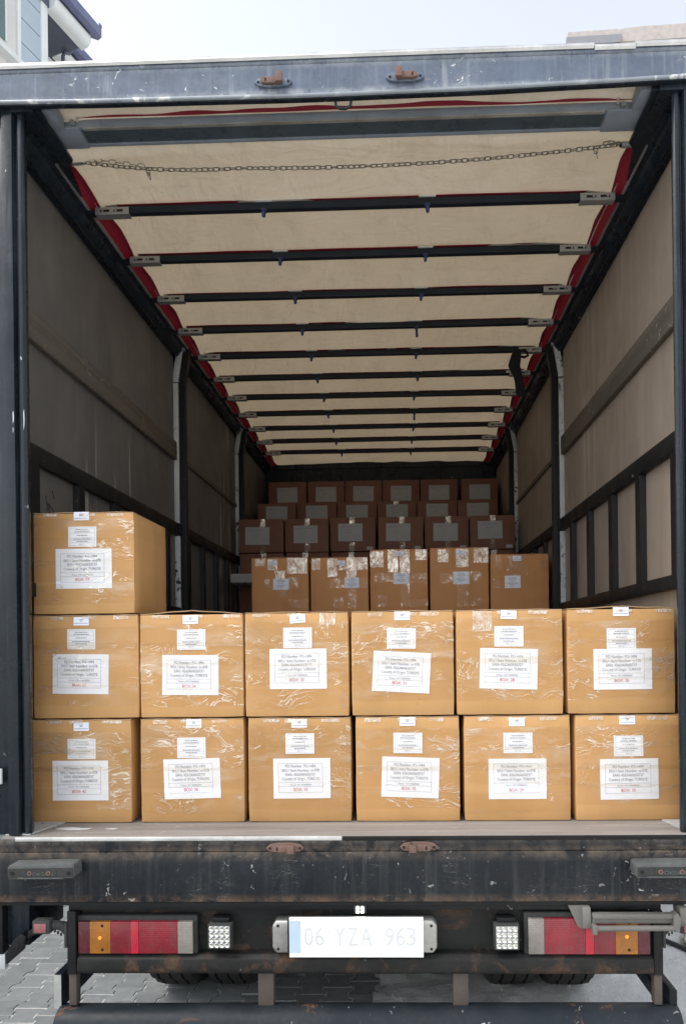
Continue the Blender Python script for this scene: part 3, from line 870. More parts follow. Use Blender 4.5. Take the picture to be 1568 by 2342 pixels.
# roller beam behind the header
rb = MB().prism([(.125, 3.645), (.125, 3.674), (.222, 3.674), (.222, 3.645)], 0, -1.055, 1.055).build('roller_beam', m_beam, truck, bevel=.002)
B(-.98, .945, .139, .209, 3.6425, 3.6445).build('beam_recess', m_beamdark, rb)
for s in (-1, 1):
    MB().prism([(.119, 3.638), (.119, 3.6445), (.226, 3.6445), (.226, 3.634)], 0, .95 if s > 0 else -1.09, 1.09 if s > 0 else -.985).build('end_shoe', m_beam, rb, bevel=.002)
    pls = B(s*1.035, s*1.075, .02, .118, 3.634, 3.69).build('hanger_plate', m_beam, rb, bevel=.003)
    for yy, xx in ((.122, 1.005), (.085, 1.095)):
        MB().cyl((s*xx, yy, 3.656), (s*xx, yy - .012, 3.656), .010, 10).build('bolt', m_bracket, rb, smooth=40)
    MB().cyl((s*.985, .112, 3.655), (s*.985, .112, 3.685), .004, 8).build('cotter_pin', m_alu, rb)
for s in (-1, 1):
    MB().prism([(s*1.09, 3.6105), (s*1.256, 3.6105), (s*1.256, 3.72), (s*1.09, 3.72)], 1, -.011, .10).build('corner_block', m_navy, hd)
B(-.92, -.90, .121, .1245, 3.650, 3.668).build('joint_plate', m_beam, rb)
B(-.985, .95, .2095, .2215, 3.637, 3.6445).build('beam_lip', m_beam, rb)
B(-.97, .94, .1255, .1385, 3.640, 3.6445).build('beam_lip', m_alu, rb)
for s in (-1, 1):
    gs = MB().prism([(s*1.072, .0), (s*1.20, .0), (s*1.20, .5), (s*1.135, .5), (s*1.10, .31), (s*1.072, .27)], 2, 3.618, 3.630).build('gusset', m_navy, truck, bevel=.002)
    MB().cyl((s*1.13, .30, 3.634), (s*1.052, .30, 3.634), .0115, 12).build('chain_pin', m_steelpin, gs, smooth=40)
    MB().cyl((s*1.0515, .30, 3.634), (s*1.046, .30, 3.634), .008, 12).build('pin_tip', m_dark, gs, smooth=40)

# ------------------------------------------------------------------ under the sill
under = B(-.965, 1.03, .03, .05, .58, .82).build('lamp_board', m_rusty_black, truck)
B(-.995, 1.06, -.012, .05, .80, .8205).build('upper_rail', m_black, truck, bevel=.004)
lb = MB().prism([(-.02, .586), (-.024, .60), (-.02, .632), (-.004, .645), (.03, .646), (.03, .578), (-.01, .578)], 0, -.963, 1.03).build('lamp_beam', m_rusty_black, truck, bevel=.003)
for x0, x1, zb in ((-.997, -.966, .468), (1.031, 1.062, .475)):
    fp = B(x0, x1, -.022, .03, .578, .7995).build('frame_upright', m_black, truck, bevel=.004)
    B(x0 + .002, x1 - .002, -.015, .02, zb, .5775).build('lower_stub', m_brace, fp, bevel=.003)
for x0, x1 in ((-.332, -.277), (.347, .400)):
    B(x0, x1, -.004, .035, .44, .5775).build('tube_strut', m_brace, truck, bevel=.004)
tube_pts = [(-1.035, .0, .390), (-1.03, .0, .390), (1.105, .0, .398), (1.115, .0, .398)]
MB().tube(tube_pts, [.064, .072, .072, .068], 28).build('underrun_tube', m_tube, truck, smooth=50)

def tail_lamp(x0, x1, z0, z1, segs):
    hs_ = B(x0 - .012, x1 + .012, -.002, .03, z0 - .008, z1 + .016).build('tail_lamp', m_rubber_dark, truck, bevel=.006)
    W = x1 - x0
    for a, b, mt, nm in segs:
        o = B(x0 + a*W, x0 + b*W, -.020 if mt != m_lens_refl else -.0205, -.0022, z0, z1).build(nm, mt, hs_, bevel=.0015)
        if mt == m_lens_amber:
            cx = x0 + (a + b)/2*W
            MB().cyl((cx, -.0222, z0 + .5*(z1-z0)), (cx, -.0202, z0 + .5*(z1-z0)), .006, 12).build('bulb', m_bulb, hs_)
            for zz_ in (z0 + .12*(z1-z0), z1 - .12*(z1-z0)):
                MB().cyl((cx + .008, -.0212, zz_), (cx + .008, -.0202, zz_), .005, 10).build('screw', m_dark, hs_)
SL = [(0, .097, m_lens_dkred, 'dark_lens'), (.098, .281, m_lens_amber, 'amber_lens'), (.282, .457, m_lens_red, 'red_lens'), (.458, .528, m_lens_refl, 'reflector'), (.529, .868, m_lens_red, 'red_lens'), (.869, 1, m_lens_white, 'clear_lens')]
tail_lamp(-.957, -.555, .652, .762, SL)
tail_lamp(.606, 1.018, .650, .772, [(1 - b, 1 - a, m, n) for a, b, m, n in SL])

def work_lamp(x0, x1, z0, z1):
    h = B(x0, x1, -.035, .0, z0, z1).build('work_lamp', m_rubber_dark, truck, bevel=.005)
    B(x0 + .006, x1 - .006, -.038, -.0352, z0 + .006, z1 - .006).build('lamp_face', m_caps, h, bevel=.001)
    n = 4
    for i in range(n):
        for j in range(n):
            cx = x0 + .006 + (i + .5)*(x1 - x0 - .012)/n
            cz = z0 + .006 + (j + .5)*(z1 - z0 - .012)/n
            m = MB()
            for q in range(12):
                pass
            r = .0092
            ring = [[(cx + rr*math.cos(a), yy, cz + rr*math.sin(a)) for a in [2*math.pi*k/12 for k in range(12)]] for rr, yy in ((r, -.0402), (r*.86, -.0412), (r*.4, -.0388))]
            vs = [p for rg in ring for p in rg]
            fs = [(a*12 + k, a*12 + (k+1) % 12, (a+1)*12 + (k+1) % 12, (a+1)*12 + k) for a in range(2) for k in range(12)] + [tuple(24 + k for k in range(12))]
            m.add(vs, fs).build('led_cup', m_chrome, h, smooth=40)
    B(x0 + .012, x1 - .012, -.02, .02, z1 + .0005, z1 + .016).build('lamp_mount', m_black, h, bevel=.002)
work_lamp(-.499, -.415, .673, .760)
work_lamp(.487, .573, .669, .759)

# number plate
hold = MB().prism([(-.276, .675), (-.262, .656), (.280, .656), (.294, .675), (.294, .752), (.280, .770), (-.262, .770), (-.276, .752)], 1, -.030, .03).build('plate_holder', m_caps, truck, bevel=.01, seg=3)
for x in (-.255, .273):
    for z in (.672, .752):
        MB().cyl((x, -.0315, z), (x, -.0303, z), .005, 10).build('screw', m_dark, hold)
npl = B(-.2135, .2455, -.046, -.040, .650, .787).build('number_plate', m_platewhite, truck, bevel=.001)
B(-.22, -.2140, -.044, -.0305, .66, .775).build('plate_edge', m_dark, npl)
B(-.2125, -.1745, -.0466, -.0462, .665, .775).build('country_band', m_plateblue, npl)
for ch, x, w_ in (('0', -.147, .032), ('6', -.110, .032), ('Y', -.040, .036), ('Z', .005, .034), ('A', .050, .038), ('9', .130, .032), ('6', .167, .032), ('3', .204, .032)):
    Print().text(ch, x, .690, .092, w_).to(lambda x, z: (x, -.0465, z)).build('plate_character', m_plateink, npl)
ll = B(.008, .050, -.028, .02, .793, .8215).build('plate_lamp', m_rubber_dark, truck, bevel=.003)
for ix in (0, 1):
    for iz in (0, 1):
        MB().cyl((.021 + ix*.016, -.0305, .800 + iz*.013), (.021 + ix*.016, -.0283, .800 + iz*.013), .005, 10).build('led', m_led, ll)

# rubber buffers
def buffer(x0, x1, z0, z1, tilt):
    s = 1
    b = MB().prism([(x0, z0 + .006), (x0 + .006, z0), (x1 - .006, z0 + tilt), (x1, z0 + .008 + tilt), (x1, z1 - .006 + tilt), (x1 - .006, z1 + tilt), (x0 + .006, z1), (x0, z1 - .008)], 1, -.098, -.0312).build('rubber_buffer', m_rubber, truck, bevel=.005)
    MB().prism([(x0 + .004, z0 + .006), (x1 - .004, z0 + .006 + tilt), (x1 - .004, z1 - .012 + tilt), (x0 + .004, z1 - .012)], 1, -.1005, -.0982).build('buffer_face', m_rubber_dark, b)
    B(x0 + .035, x1 - .035, -.1035, -.1007, z0 + .004, z0 + .008).build('buffer_ridge', m_rubber, b)
    B(x0 + .06, x1 - .06, -.102, -.1007, z0 + .012, z1 - .014).build('maker_plate', m_rubber_dark, b)
    Print().text('DOKSAN', (x0 + x1)/2, z0 + .014, .018, .085).to(lambda x, z: (x, -.1026, z)).build('moulded_letters', m_rubber, b)
    for x in (x0 + .018, x1 - .018):
        MB().cyl((x, -.1018, (z0+z1)/2 - .002), (x, -.1007, (z0+z1)/2 - .002), .0065, 12).build('bolt_hole', m_dark, b)
    for x in (x0 + .078, x1 - .086):
        MB().cyl((x, -.1040, (z0+z1)/2 - .001), (x, -.1022, (z0+z1)/2 - .001), .0075, 12).build('screw', m_rust_br, b, smooth=40)
        MB().cyl((x, -.1052, (z0+z1)/2 - .001), (x, -.1042, (z0+z1)/2 - .001), .003, 8).build('screw_socket', m_dark, b)
buffer(-1.164, -.935, .935, .984, .004)
buffer(.950, 1.185, .934, .983, .002)

# side marker lamps on rubber arms
for s, xb in ((-1, -.997), (1, 1.062)):
    arm = MB().tube([(xb, .0, .722), (xb + s*.018, -.006, .742), (xb + s*.040, -.016, .752), (xb + s*.052, -.02, .753)], [.020, .019, .016, .0155], 8).build('marker_lamp', m_rubber_dark, truck, smooth=40)
    xa, xc = xb + s*.050, xb + s*.112
    B(xa, xc, -.045, -.005, .728, .775).build('lamp_head', m_rubber_dark, arm, bevel=.006)
    B(xb + s*.062, xb + s*.104, -.048, -.0452, .735, .766).build('lens', m_lens_pink, arm, bevel=.002)
    B(xb, xb + s*.009, -.025, .015, .672, .760).build('arm_foot', m_rubber_dark, arm, bevel=.003)
    for q in range(3):
        B(xb + s*(.016 + q*.009), xb + s*(.021 + q*.009), -.0275 - q*.0035, -.0235 - q*.0035, .716 + q*.008, .726 + q*.008).build('arm_slot', m_dark, arm)

# side guard rails running forward below the bed
for s, x0, x1, z0, z1, ye in ((-1, -1.054, -1.027, .450, .570, 1.15), (1, 1.088, 1.114, .412, .520, 1.1)):
    gr = B(x0, x1, .0, ye, z0, z1).build('side_guard', m_navy, truck, bevel=.003)
    B(x0 + .001, x1 - .001, -.004, -.0005, z0 + .001, z1 - .001).build('cut_end', m_alu if s < 0 else m_black, gr)
    xi = x1 if s < 0 else x0
    B(xi, xi - s*.003, .01, ye, (z0+z1)/2 - .004, (z0+z1)/2 + .004).build('guard_groove', m_dark, gr)
B(-1.046, -1.026, .12, 2.2, .700, .83).build('upper_guard', m_navy, truck, bevel=.003)
B(-1.045, -1.027, .112, .1195, .705, .82).build('cut_end', m_alu, bpy.data.objects['upper_guard'])
# lower end of the folded rear door post, left
dp = B(-1.275, -1.237, -.0, .05, .640, .8205).build('door_post_foot', m_black, truck, bevel=.004)
B(-1.2365, -1.156, .03, .30, .660, .8205).build('post_channel', m_navy, dp, bevel=.004)
B(-1.262, -1.232, .004, .03, .585, .6395).build('foot_tip', m_pillargrey, dp, bevel=.003)
MB().prism([(-1.228, .60), (-1.170, .65), (-1.155, .70), (-1.172, .712), (-1.20, .69), (-1.23, .64)], 1, .004, .028).build('door_catch', m_black, dp, bevel=.003)
MB().prism([(-1.158, .690), (-1.125, .708), (-1.118, .722), (-1.128, .732), (-1.152, .716)], 1, .01, .05).build('catch_lever', m_black, dp, bevel=.004)
MB().cyl((-1.19, .0025, .672), (-1.19, .0036, .672), .010, 10).build('catch_hole', m_dark, dp)

# folded step ladder, right
ld = MB().prism([(-.045, .8205), (-.055, .79), (-.05, .75), (-.03, .742), (.0, .76), (.02, .8205)], 0, .784, .812).build('step_ladder', m_ladder, truck, bevel=.003)
MB().prism([(.784, .8205), (.740, .8205), (.772, .75), (.784, .742)], 1, -.03, -.02).build('bracket_web', m_ladder, ld)
B(.815, 1.098, -.062, -.035, .786, .802).build('ladder_stile', m_ladder, ld, bevel=.004)
B(.815, 1.085, -.050, -.025, .766, .7845).build('ladder_stile', m_ladder, ld, bevel=.004)
MB().cyl((.826, -.06, .754), (1.082, -.06, .755), .0095, 14).build('rung', m_ladder, ld, smooth=40)
B(.812, .828, -.074, -.045, .736, .768).build('rung_end', m_ladder, ld, bevel=.004)
MB().prism([(1.082, .75), (1.102, .74), (1.106, .79), (1.096, .808), (1.082, .80)], 1, -.07, -.03).build('rung_end', m_ladder, ld, bevel=.003)
MB().prism([(-.05, .8205), (-.055, .77), (-.04, .748), (.0, .75), (.02, .8205)], 0, 1.109, 1.135).build('end_bracket', m_ladder, ld, bevel=.003)

# chassis and wheels
for s in (-1, 1):
    B(s*.44, s*.36, .06, 5.0, .70, .93).build('chassis_rail', m_chassis, truck, bevel=.006)
B(-1.2, 1.2, .12, 5.2, .935, 1.005).build('bed_frame', m_chassis, truck)
def wheel(cx, w, cy):
    r = .47
    prf = [(-.5, .60), (-.52, .80), (-.47, .93), (-.40, .985), (-.26, 1.0), (-.25, .965), (-.22, .965), (-.21, 1.0), (-.02, 1.0), (-.015, .965), (.015, .965), (.02, 1.0), (.21, 1.0), (.22, .965), (.25, .965), (.26, 1.0), (.40, .985), (.47, .93), (.52, .80), (.5, .60)]
    n = 60
    m = MB()
    vs, fs = [], []
    for k in range(n):
        a = 2*math.pi*k/n
        for pw, pr_ in prf:
            tr = pr_ - (.018 if (k % 3 == 0 and pr_ > .98) else 0)
            vs.append((cx + pw*w, cy + r*tr*math.sin(a), r + r*tr*math.cos(a)))
    q = len(prf)
    for k in range(n):
        k2 = (k + 1) % n
        fs += [(k*q + i, k*q + i + 1, k2*q + i + 1, k2*q + i) for i in range(q - 1)]
    m.add(vs, fs)
    wh = m.build('wheel', m_tyre, truck)
    MB().cyl((cx - w*.38, cy, r), (cx + w*.38, cy, r), r*.605, 30).build('rim', m_chassis, wh, smooth=40)
for cx in (-.935, -.655, .70, .975):
    wheel(cx, .245, 1.27)
MB().cyl((-.9, 1.27, .47), (.9, 1.27, .47), .07, 12).build('rear_axle', m_chassis, truck, smooth=40)

for s in (-1, 1):  # unseen tanks and lockers added to keep light from under the bed
    tk = B(s*.55, s*1.12, 2.55, 3.75, .42, .90).build('light_block_tank', m_chassis, truck, bevel=.05)
    for yy in (2.8, 3.5):
        B(s*.545, s*1.125, yy, yy + .05, .415, .905).build('light_block_strap', m_black, tk)
    B(s*.50, s*1.2, 4.0, 5.1, .45, .90).build('light_block_locker', m_chassis, truck, bevel=.02)
B(-.34, .34, 2.4, 5.0, .55, .80).build('light_block_gearbox', m_chassis, truck, bevel=.05)  # unseen block added to stop light coming from ahead
MB().tube([(0, 1.05, .47), (0, 1.15, .47), (0, 1.27, .47), (0, 1.45, .48), (0, 1.6, .5)], [.08, .17, .20, .15, .06], 16).build('light_block_diff', m_chassis, truck, smooth=50)  # unseen, added to block light under the truck
# cab ahead of the body, so the truck is whole from the side
cabm = MB().prism([(5.45, .55), (5.45, 2.75), (5.75, 2.95), (6.75, 2.9), (7.15, 1.75), (7.3, 1.5), (7.3, .55)], 0, -1.2, 1.2).build('cab', m_header, truck, bevel=.04)
for cx in (-1.0, 1.0):
    wheel(cx, .28, 6.55)

# ------------------------------------------------------------------ chain across the rear
chain = empty('safety_chain', (0, .30, 3.56))
tag(chain, 'thin steel chain hanging across the rear opening under the roof', 'chain')
P0, P1 = Vector((-1.046, .30, 3.632)), Vector((1.046, .30, 3.636))
def chain_pt(t):
    x = P0.x + (P1.x - P0.x)*t
    sag = .052*(1 - (2*t - 1)**2)
    return Vector((x, .30, P0.z + (P1.z - P0.z)*t - sag - .012*math.sin(math.pi*min(1, t/.3))*(t < .3)))
def link_mesh(L, Wd, r):
    pth = []
    for k in range(14):
        a = 2*math.pi*k/14
        cx = (L/2 - Wd/2)*(1 if math.cos(a) > 0 else -1)
        pth.append((cx + Wd/2*math.cos(a), Wd/2*math.sin(a), 0))
    m = MB().tube(pth, r, 6, closed=True).mesh('link', smooth=60)
    m.materials.append(m_chain)
    return m
LL = .0275
lm = link_mesh(LL, .0135, .0019)
N = int((P1 - P0).length/(LL - .0055))
def put_link(p, d, twist):
    o = link('link', lm, chain)
    ax = d.normalized()
    up = Vector((0, -1, 0))
    side = up.cross(ax).normalized()
    up = ax.cross(side)
    m = Matrix((ax, side, up)).transposed() @ Matrix.Rotation(twist, 3, 'X')
    o.rotation_euler = m.to_euler()
    o.location = p - chain.location
for i in range(N + 1):
    t = i/N
    p = chain_pt(t)
    d = chain_pt(min(1, t + .005)) - chain_pt(max(0, t - .005))
    put_link(p, d, R(90)*(i % 2) + R(rng.uniform(-14, 14)))
# doubled run at the left end and loose tails
for i in range(9):
    t = .005 + i*.0135
    p = chain_pt(t) + Vector((0, -.012, .012 - .0011*i))
    d = chain_pt(t + .005) - chain_pt(t)
    put_link(p, d, R(90)*(i % 2) + R(30))
for t in (.125, .955):
    p = chain_pt(t)
    for q in range(2):
        put_link(p + Vector((.004*q, -.006, -.014 - .018*q)), Vector((.25, .1, -1)), R(90*q + 20))
p = chain_pt(.975)
for q in range(3):
    put_link(p + Vector((.018*q, -.010, .004)), Vector((1, .1, .2*(-1)**q)), R(50*q))

# strap hung over a roof bow
strap = empty('hanging_strap', (.955, BOWY[4], 3.33))
tag(strap, 'black strap hanging from a roof bow beside the right wall', 'strap')
sp = [(0, .27, .030), (-.006, .245, .036), (-.014, .205, .044), (-.022, .165, .047), (-.012, .13, .044), (.0, .10, .036), (.008, .06, .034), (.014, .01, .036), (.02, -.03, .037)]
ms = MB()
vs, fs = [], []
for i, (x, z, hw_) in enumerate(sp):
    for dx, dy in ((-1, -.5), (-.5, -1.4), (.3, -1), (1, -.4), (.9, .6), (-.9, .5)):
        vs.append((x + dx*hw_*.82, dy*.009 - .024, z))
for i in range(len(sp) - 1):
    fs += [(i*6 + k, i*6 + (k+1) % 6, (i+1)*6 + (k+1) % 6, (i+1)*6 + k) for k in range(6)]
fs += [tuple(range(5, -1, -1)), tuple((len(sp)-1)*6 + k for k in range(6))]
ms.add(vs, fs).build('webbing', m_strap, strap, smooth=60)
MB().tube([(-.012, -.026, .255), (.03, -.03, .262), (.062, -.03, .248), (.066, -.028, .228), (.045, -.026, .218), (.01, -.026, .226)], .0085, 8).build('loop', m_strap, strap, smooth=60)
B(-.075, -.048, -.040, -.030, .118, .132).build('buckle', m_bracket, strap, bevel=.002)

# ------------------------------------------------------------------ cartons
def carton_mesh(w, d, h, seed, bulge, nseg=8):
    rg = random.Random(seed)
    bl = [bulge*rg.uniform(.5, 1.2) for _ in range(6)]
    bl[0] = bulge                                         # front face keeps the stated bulge, labels follow it
    bm = bmesh.new()
    bmesh.ops.create_cube(bm, size=2)
    bmesh.ops.subdivide_edges(bm, edges=bm.edges[:], cuts=nseg - 1, use_grid_fill=True)
    crush = {}
    for v in bm.verts:
        x, y, z = v.co
        X, Y, Z = x*w/2, y*d/2, z*h/2
        on = [abs(abs(c) - 1) < 1e-4 for c in (x, y, z)]
        if on[1] and y < 0: Y -= bl[0]*(1 - x*x)*(1 - z*z)
        if on[1] and y > 0: Y += bl[1]*(1 - x*x)*(1 - z*z)
        if on[0]: X += (1 if x > 0 else -1)*bl[2 if x > 0 else 3]*(1 - y*y)*(1 - z*z)
        if sum(on) >= 2:
            k = .0016*(sum(on) - 1)
            s_ = noise.noise(Vector((x*2.1 + seed, y*2.3, z*2.7)))*.0030
            if on[0]: X -= math.copysign(k + abs(s_)*.8, x)
            if on[2]: Z -= math.copysign(k*.5 + abs(s_)*.7, z)
        v.co = (X, Y, Z + h/2)
    es = [e for e in bm.edges if e.calc_face_angle(0) > .8]
    bmesh.ops.bevel(bm, geom=es, offset=.0028, segments=2, profile=.5, affect='EDGES')
    me = bpy.data.meshes.new('carton')
    bm.to_mesh(me)
    bm.free()
    me.polygons.foreach_set('use_smooth', [True]*len(me.polygons))
    me.set_sharp_from_angle(angle=R(40))
    return me
def face_fn(w, d, h, bulge):
    def f(x, z, off=.0):
        u, v = max(-1, min(1, x/(w/2))), max(-1, min(1, z/(h/2) - 1))
        return (x, -d/2 - bulge*(1 - u*u)*(1 - v*v) - off, z)
    return f
def sheet(name, mat, parent, fn, cx, cz, w, h, rot, off, nu=6, nv=5, curl=0., ragged=0, seed=0):
    c, s = math.cos(rot), math.sin(rot)
    rg = random.Random(seed)
    def p(u, v):
        a, b = (u - .5)*w, (v - .5)*h
        if ragged:
            if v in (0., 1.): b += rg.uniform(-ragged, ragged)
            if u in (0., 1.): a += rg.uniform(-ragged, ragged)*.6
        x, z = cx + a*c - b*s, cz + a*s + b*c
        return fn(x, z, off + curl*((2*u - 1)**4 + (2*v - 1)**4)*.5)
    return MB().grid(p, nu, nv).build(name, mat, parent, smooth=60)
def lay(prt, fn, cx, cz, rot, off):
    c, s = math.cos(rot), math.sin(rot)
    return prt.to(lambda x, z: fn(cx + x*c - z*s, cz + x*s + z*c, off))

def main_print():
    p = Print()
    p.frame(-.088, .078, -.052, .056, .0008)
    p.hline(-.088, .078, -.015, .0008); p.hline(-.088, .078, -.030, .0008)
    for s_, z, w_ in (('PO Number: PO-1494', .0415, .112), ('SKU / Item Number: st-078', .0255, .140), ('EAN: 4262460650737', .0100, .112), ('Country of Origin: TÜRKIYE', -.0060, .140)):
        p.text(s_, -.005, z, .0150, w_)
    p.text('Phone: +49 1700000000', -.005, -.0265, .0085, .078)
    return p
def addr_print(num):
    p = Print()
    p.frame(-.047, .047, -.033, .033, .0006)
    for z in (.014, -.004, -.0135, -.0225):
        p.hline(-.047, .047, z, .0006)
    for z, a in ((.0265, .024), (.0185, .029), (.0050, .020), (-.0088, .034), (-.0180, .021)):
        x = -a
        while x < a:                                     # print too small to read in the photograph
            l = rng.uniform(.003, .009)
            p.rect(x, min(a, x + l), z - .0013, z + .0013)
            x += l + .0016
    p.text('BOX: ' + num, 0, -.0302, .0062)
    return p
def small_print():
    p = Print()
    p.rect(-.007, .007, .0048, .0070)
    p.rect(-.005, .005, .0000, .0020)
    p.rect(-.026, .026, -.0085, -.0068)
    return p
MP, SP = main_print(), small_print()

ROT = {'45': -1., '34': -.8, '33': 0, '42': 0, '36': 1.4, '35': .2, '31': -3.4, '28': -1.8, '26': .1, '32': -2.1, '29': 0, '30': .6, '27': 0}
SROT = {'33': 4, '28': -2.5, '34': 1}
LAB = {'27': [(-1.008, 2.019), (-1.012, 2.139), (-1.016, 2.217)], '45': [(-1.024, 1.622), (-1.02, 1.753), (-1.02, 1.821)],
       '34': [(-.607, 1.614), (-.602, 1.747), (-.605, 1.822)], '33': [(-.202, 1.633), (-.203, 1.749), (-.203, 1.82)],
       '42': [(-1.028, 1.221), (-1.022, 1.34), (-1.023, 1.424)], '36': [(-.605, 1.226), (-.606, 1.342), (-.597, 1.432)],
       '35': [(-.194, 1.224), (-.2, 1.354), (-.202, 1.429)], '31': [(.183, 1.617), (.184, 1.742), (.188, 1.826)],
       '28': [(.578, 1.625), (.58, 1.745), (.58, 1.825)], '26': [(.997, 1.619), (.993, 1.732), (.993, 1.831)],
       '32': [(.212, 1.225), (.204, 1.353), (.203, 1.433)], '29': [(.606, 1.217), (.609, 1.35), (.606, 1.428)],
       '30': [(1.014, 1.214), (1.012, 1.336), (1.009, 1.431)]}
# number: x left, x right (front face), layer, rz degrees
FRONT = {'42': (-1.218, -.832, 0, -.3), '36': (-.802, -.408, 0, 0), '35': (-.396, -.008, 0, .2), '32': (.008, .397, 0, -.4), '29': (.409, .803, 0, 0), '30': (.817, 1.208, 0, .3),
         '45': (-1.207, -.803, 1, .2), '34': (-.799, -.407, 1, 0), '33': (-.403, -.012, 1, 0), '31': (-.004, .379, 1, -.3), '28': (.384, .780, 1, 0), '26': (.794, 1.190, 1, -.4),
         '27': (-1.205, -.816, 2, .4)}
YF, BD = .179, .392
DESC = {'42': 'bottom left of the front stack, nearest the left post', '36': 'second from the left in the bottom row', '35': 'third from the left in the bottom row', '32': 'fourth from the left in the bottom row', '29': 'second from the right in the bottom row', '30': 'rightmost in the bottom row',
        '45': 'leftmost in the second row, under box 27', '34': 'with peaked top flaps, right of box 45', '33': 'with tilted small sticker, right of box 34', '31': 'with main label tilted clockwise, above box 32', '28': 'with a shiny tape patch top left, right of box 31', '26': 'rightmost in the upper row',
        '27': 'alone on top of the stack at left'}
def flaps(o, w, d, h, peak, seed, body_mat):
    rg = random.Random(seed)
    for s in (-1, 1):
        a, b = (-w/2 + .003, -.0012) if s < 0 else (.0012, w/2 - .003)
        n = 6
        def p(u, v, top):
            x = a + (b - a)*u
            inner = u if s < 0 else 1 - u
            z = h - .0015 + (.0036 if top else 0) + peak*inner + .0010*math.sin(9*u + seed)
            return (x, -d/2 + .0005 + (d - .001)*v, z)
        m = MB()
        nu, nv = n, 2
        top = [p(i/nu, j/nv, True) for j in range(nv+1) for i in range(nu+1)]
        bot = [p(i/nu, j/nv, False) for j in range(nv+1) for i in range(nu+1)]
        q = (nu+1)*(nv+1)
        fs = []
        for j in range(nv):
            for i in range(nu):
                k = j*(nu+1) + i
                fs += [(k, k+1, k+nu+2, k+nu+1), (q+k, q+k+nu+1, q+k+nu+2, q+k+1)]
        for i in range(nu):
            fs += [(i, q+i, q+i+1, i+1)]
            k = nv*(nu+1) + i
            fs += [(k, k+1, q+k+1, q+k)]
        for j in range(nv):
            k = j*(nu+1)
            fs += [(k, k+nu+1, q+k+nu+1, q+k), (k+nu, q+k+nu, q+k+2*nu+1, k+2*nu+1)]
        m.add(top + bot, fs).build('flap', body_mat, o)
layer_h = .3935
for num, (x0, x1, layer, rz) in FRONT.items():
    w, h = x1 - x0, (.3875 if layer < 2 else .381)
    z0 = ZF + .001 + layer*layer_h
    cx, cy = (x0 + x1)/2, YF + BD/2
    bulge = random.Random(int(num)*7).uniform(.0015, .0075)
    me = carton_mesh(w, BD, h, int(num), bulge)
    me.materials.append(m_card)
    o = link('carton', me, None, (cx, cy, z0))
    o.rotation_euler = (0, 0, R(rz))
    tag(o, 'carton labelled BOX ' + num + ', ' + DESC[num], 'carton', 'numbered cartons stacked at the rear edge')
    top_free = num in ('34', '33', '31', '28', '26', '27')
    flaps(o, w, BD, h, {'34': .014, '26': .008, '33': .003}.get(num, .002 if top_free else 0), int(num), m_cardedge)
    fn = face_fn(w, BD, h, bulge)
    lc = [(a - cx, b - z0) for a, b in LAB[num]]
    rot = R(ROT.get(num, 0))
    # thin tape bands across the front, over the labels
    rg = random.Random(int(num)*13)
    main = sheet('shipping_label', m_paper, o, fn, *lc[0], .213, .150, rot, .0010, 16, 14, curl=.0006)
    lay(MP, fn, *lc[0], rot, .0026).build('lettering', m_ink, main)
    lay(Print().text('BOX: ' + num, -.005, -.0465, .0165, .052), fn, *lc[0], rot, .0026).build('box_number', m_inkred, main)
    ad = sheet('address_label', m_paper, o, fn, *lc[1], .107, .076, rot*.3, .0013, 6, 5, curl=.0005)
    lay(addr_print(num), fn, *lc[1], rot*.3, .0026).build('lettering', m_ink, ad)
    sm = sheet('sticker', m_paper, o, fn, *lc[2], .058, .032, R(SROT.get(num, 0)), .0016, 4, 3)
    lay(SP, fn, *lc[2], R(SROT.get(num, 0)), .0027).build('lettering', m_ink, sm)
    zt = h
    bands = [(.312 + rg.uniform(-.012, .012), .082), (.240 + rg.uniform(-.01, .01), .084), (.166 + rg.uniform(-.01, .01), .08), (.088 + rg.uniform(-.02, .01), .078)]
    for bi, (bz, bh) in enumerate(bands):
        sheet('packing_tape', m_film, o, fn, rg.uniform(-.002, .002), bz, w - .006, bh, R(rg.uniform(-1.2, 1.2)), 0.0042 + .0003*bi, 16, 4, seed=rg.random())
    # top closing tapes folding down over the front edge
    for tx in (-.30*w + rg.uniform(-.02, .02), rg.uniform(-.02, .02), .32*w + rg.uniform(-.03, .03)):
        tw_, tl = rg.uniform(.05, .075), rg.uniform(.010, .016)
        if num == '28' and tx < -.05:
            tw_, tl = .072, .075
        if num == '33' and tx > .05:
            tw_, tl = .06, .045
        sheet('closing_tape', m_closing, o, fn, tx, h - tl/2 - .002, tw_, tl, 0, .0026, 6, 4, ragged=.0012, seed=tx)

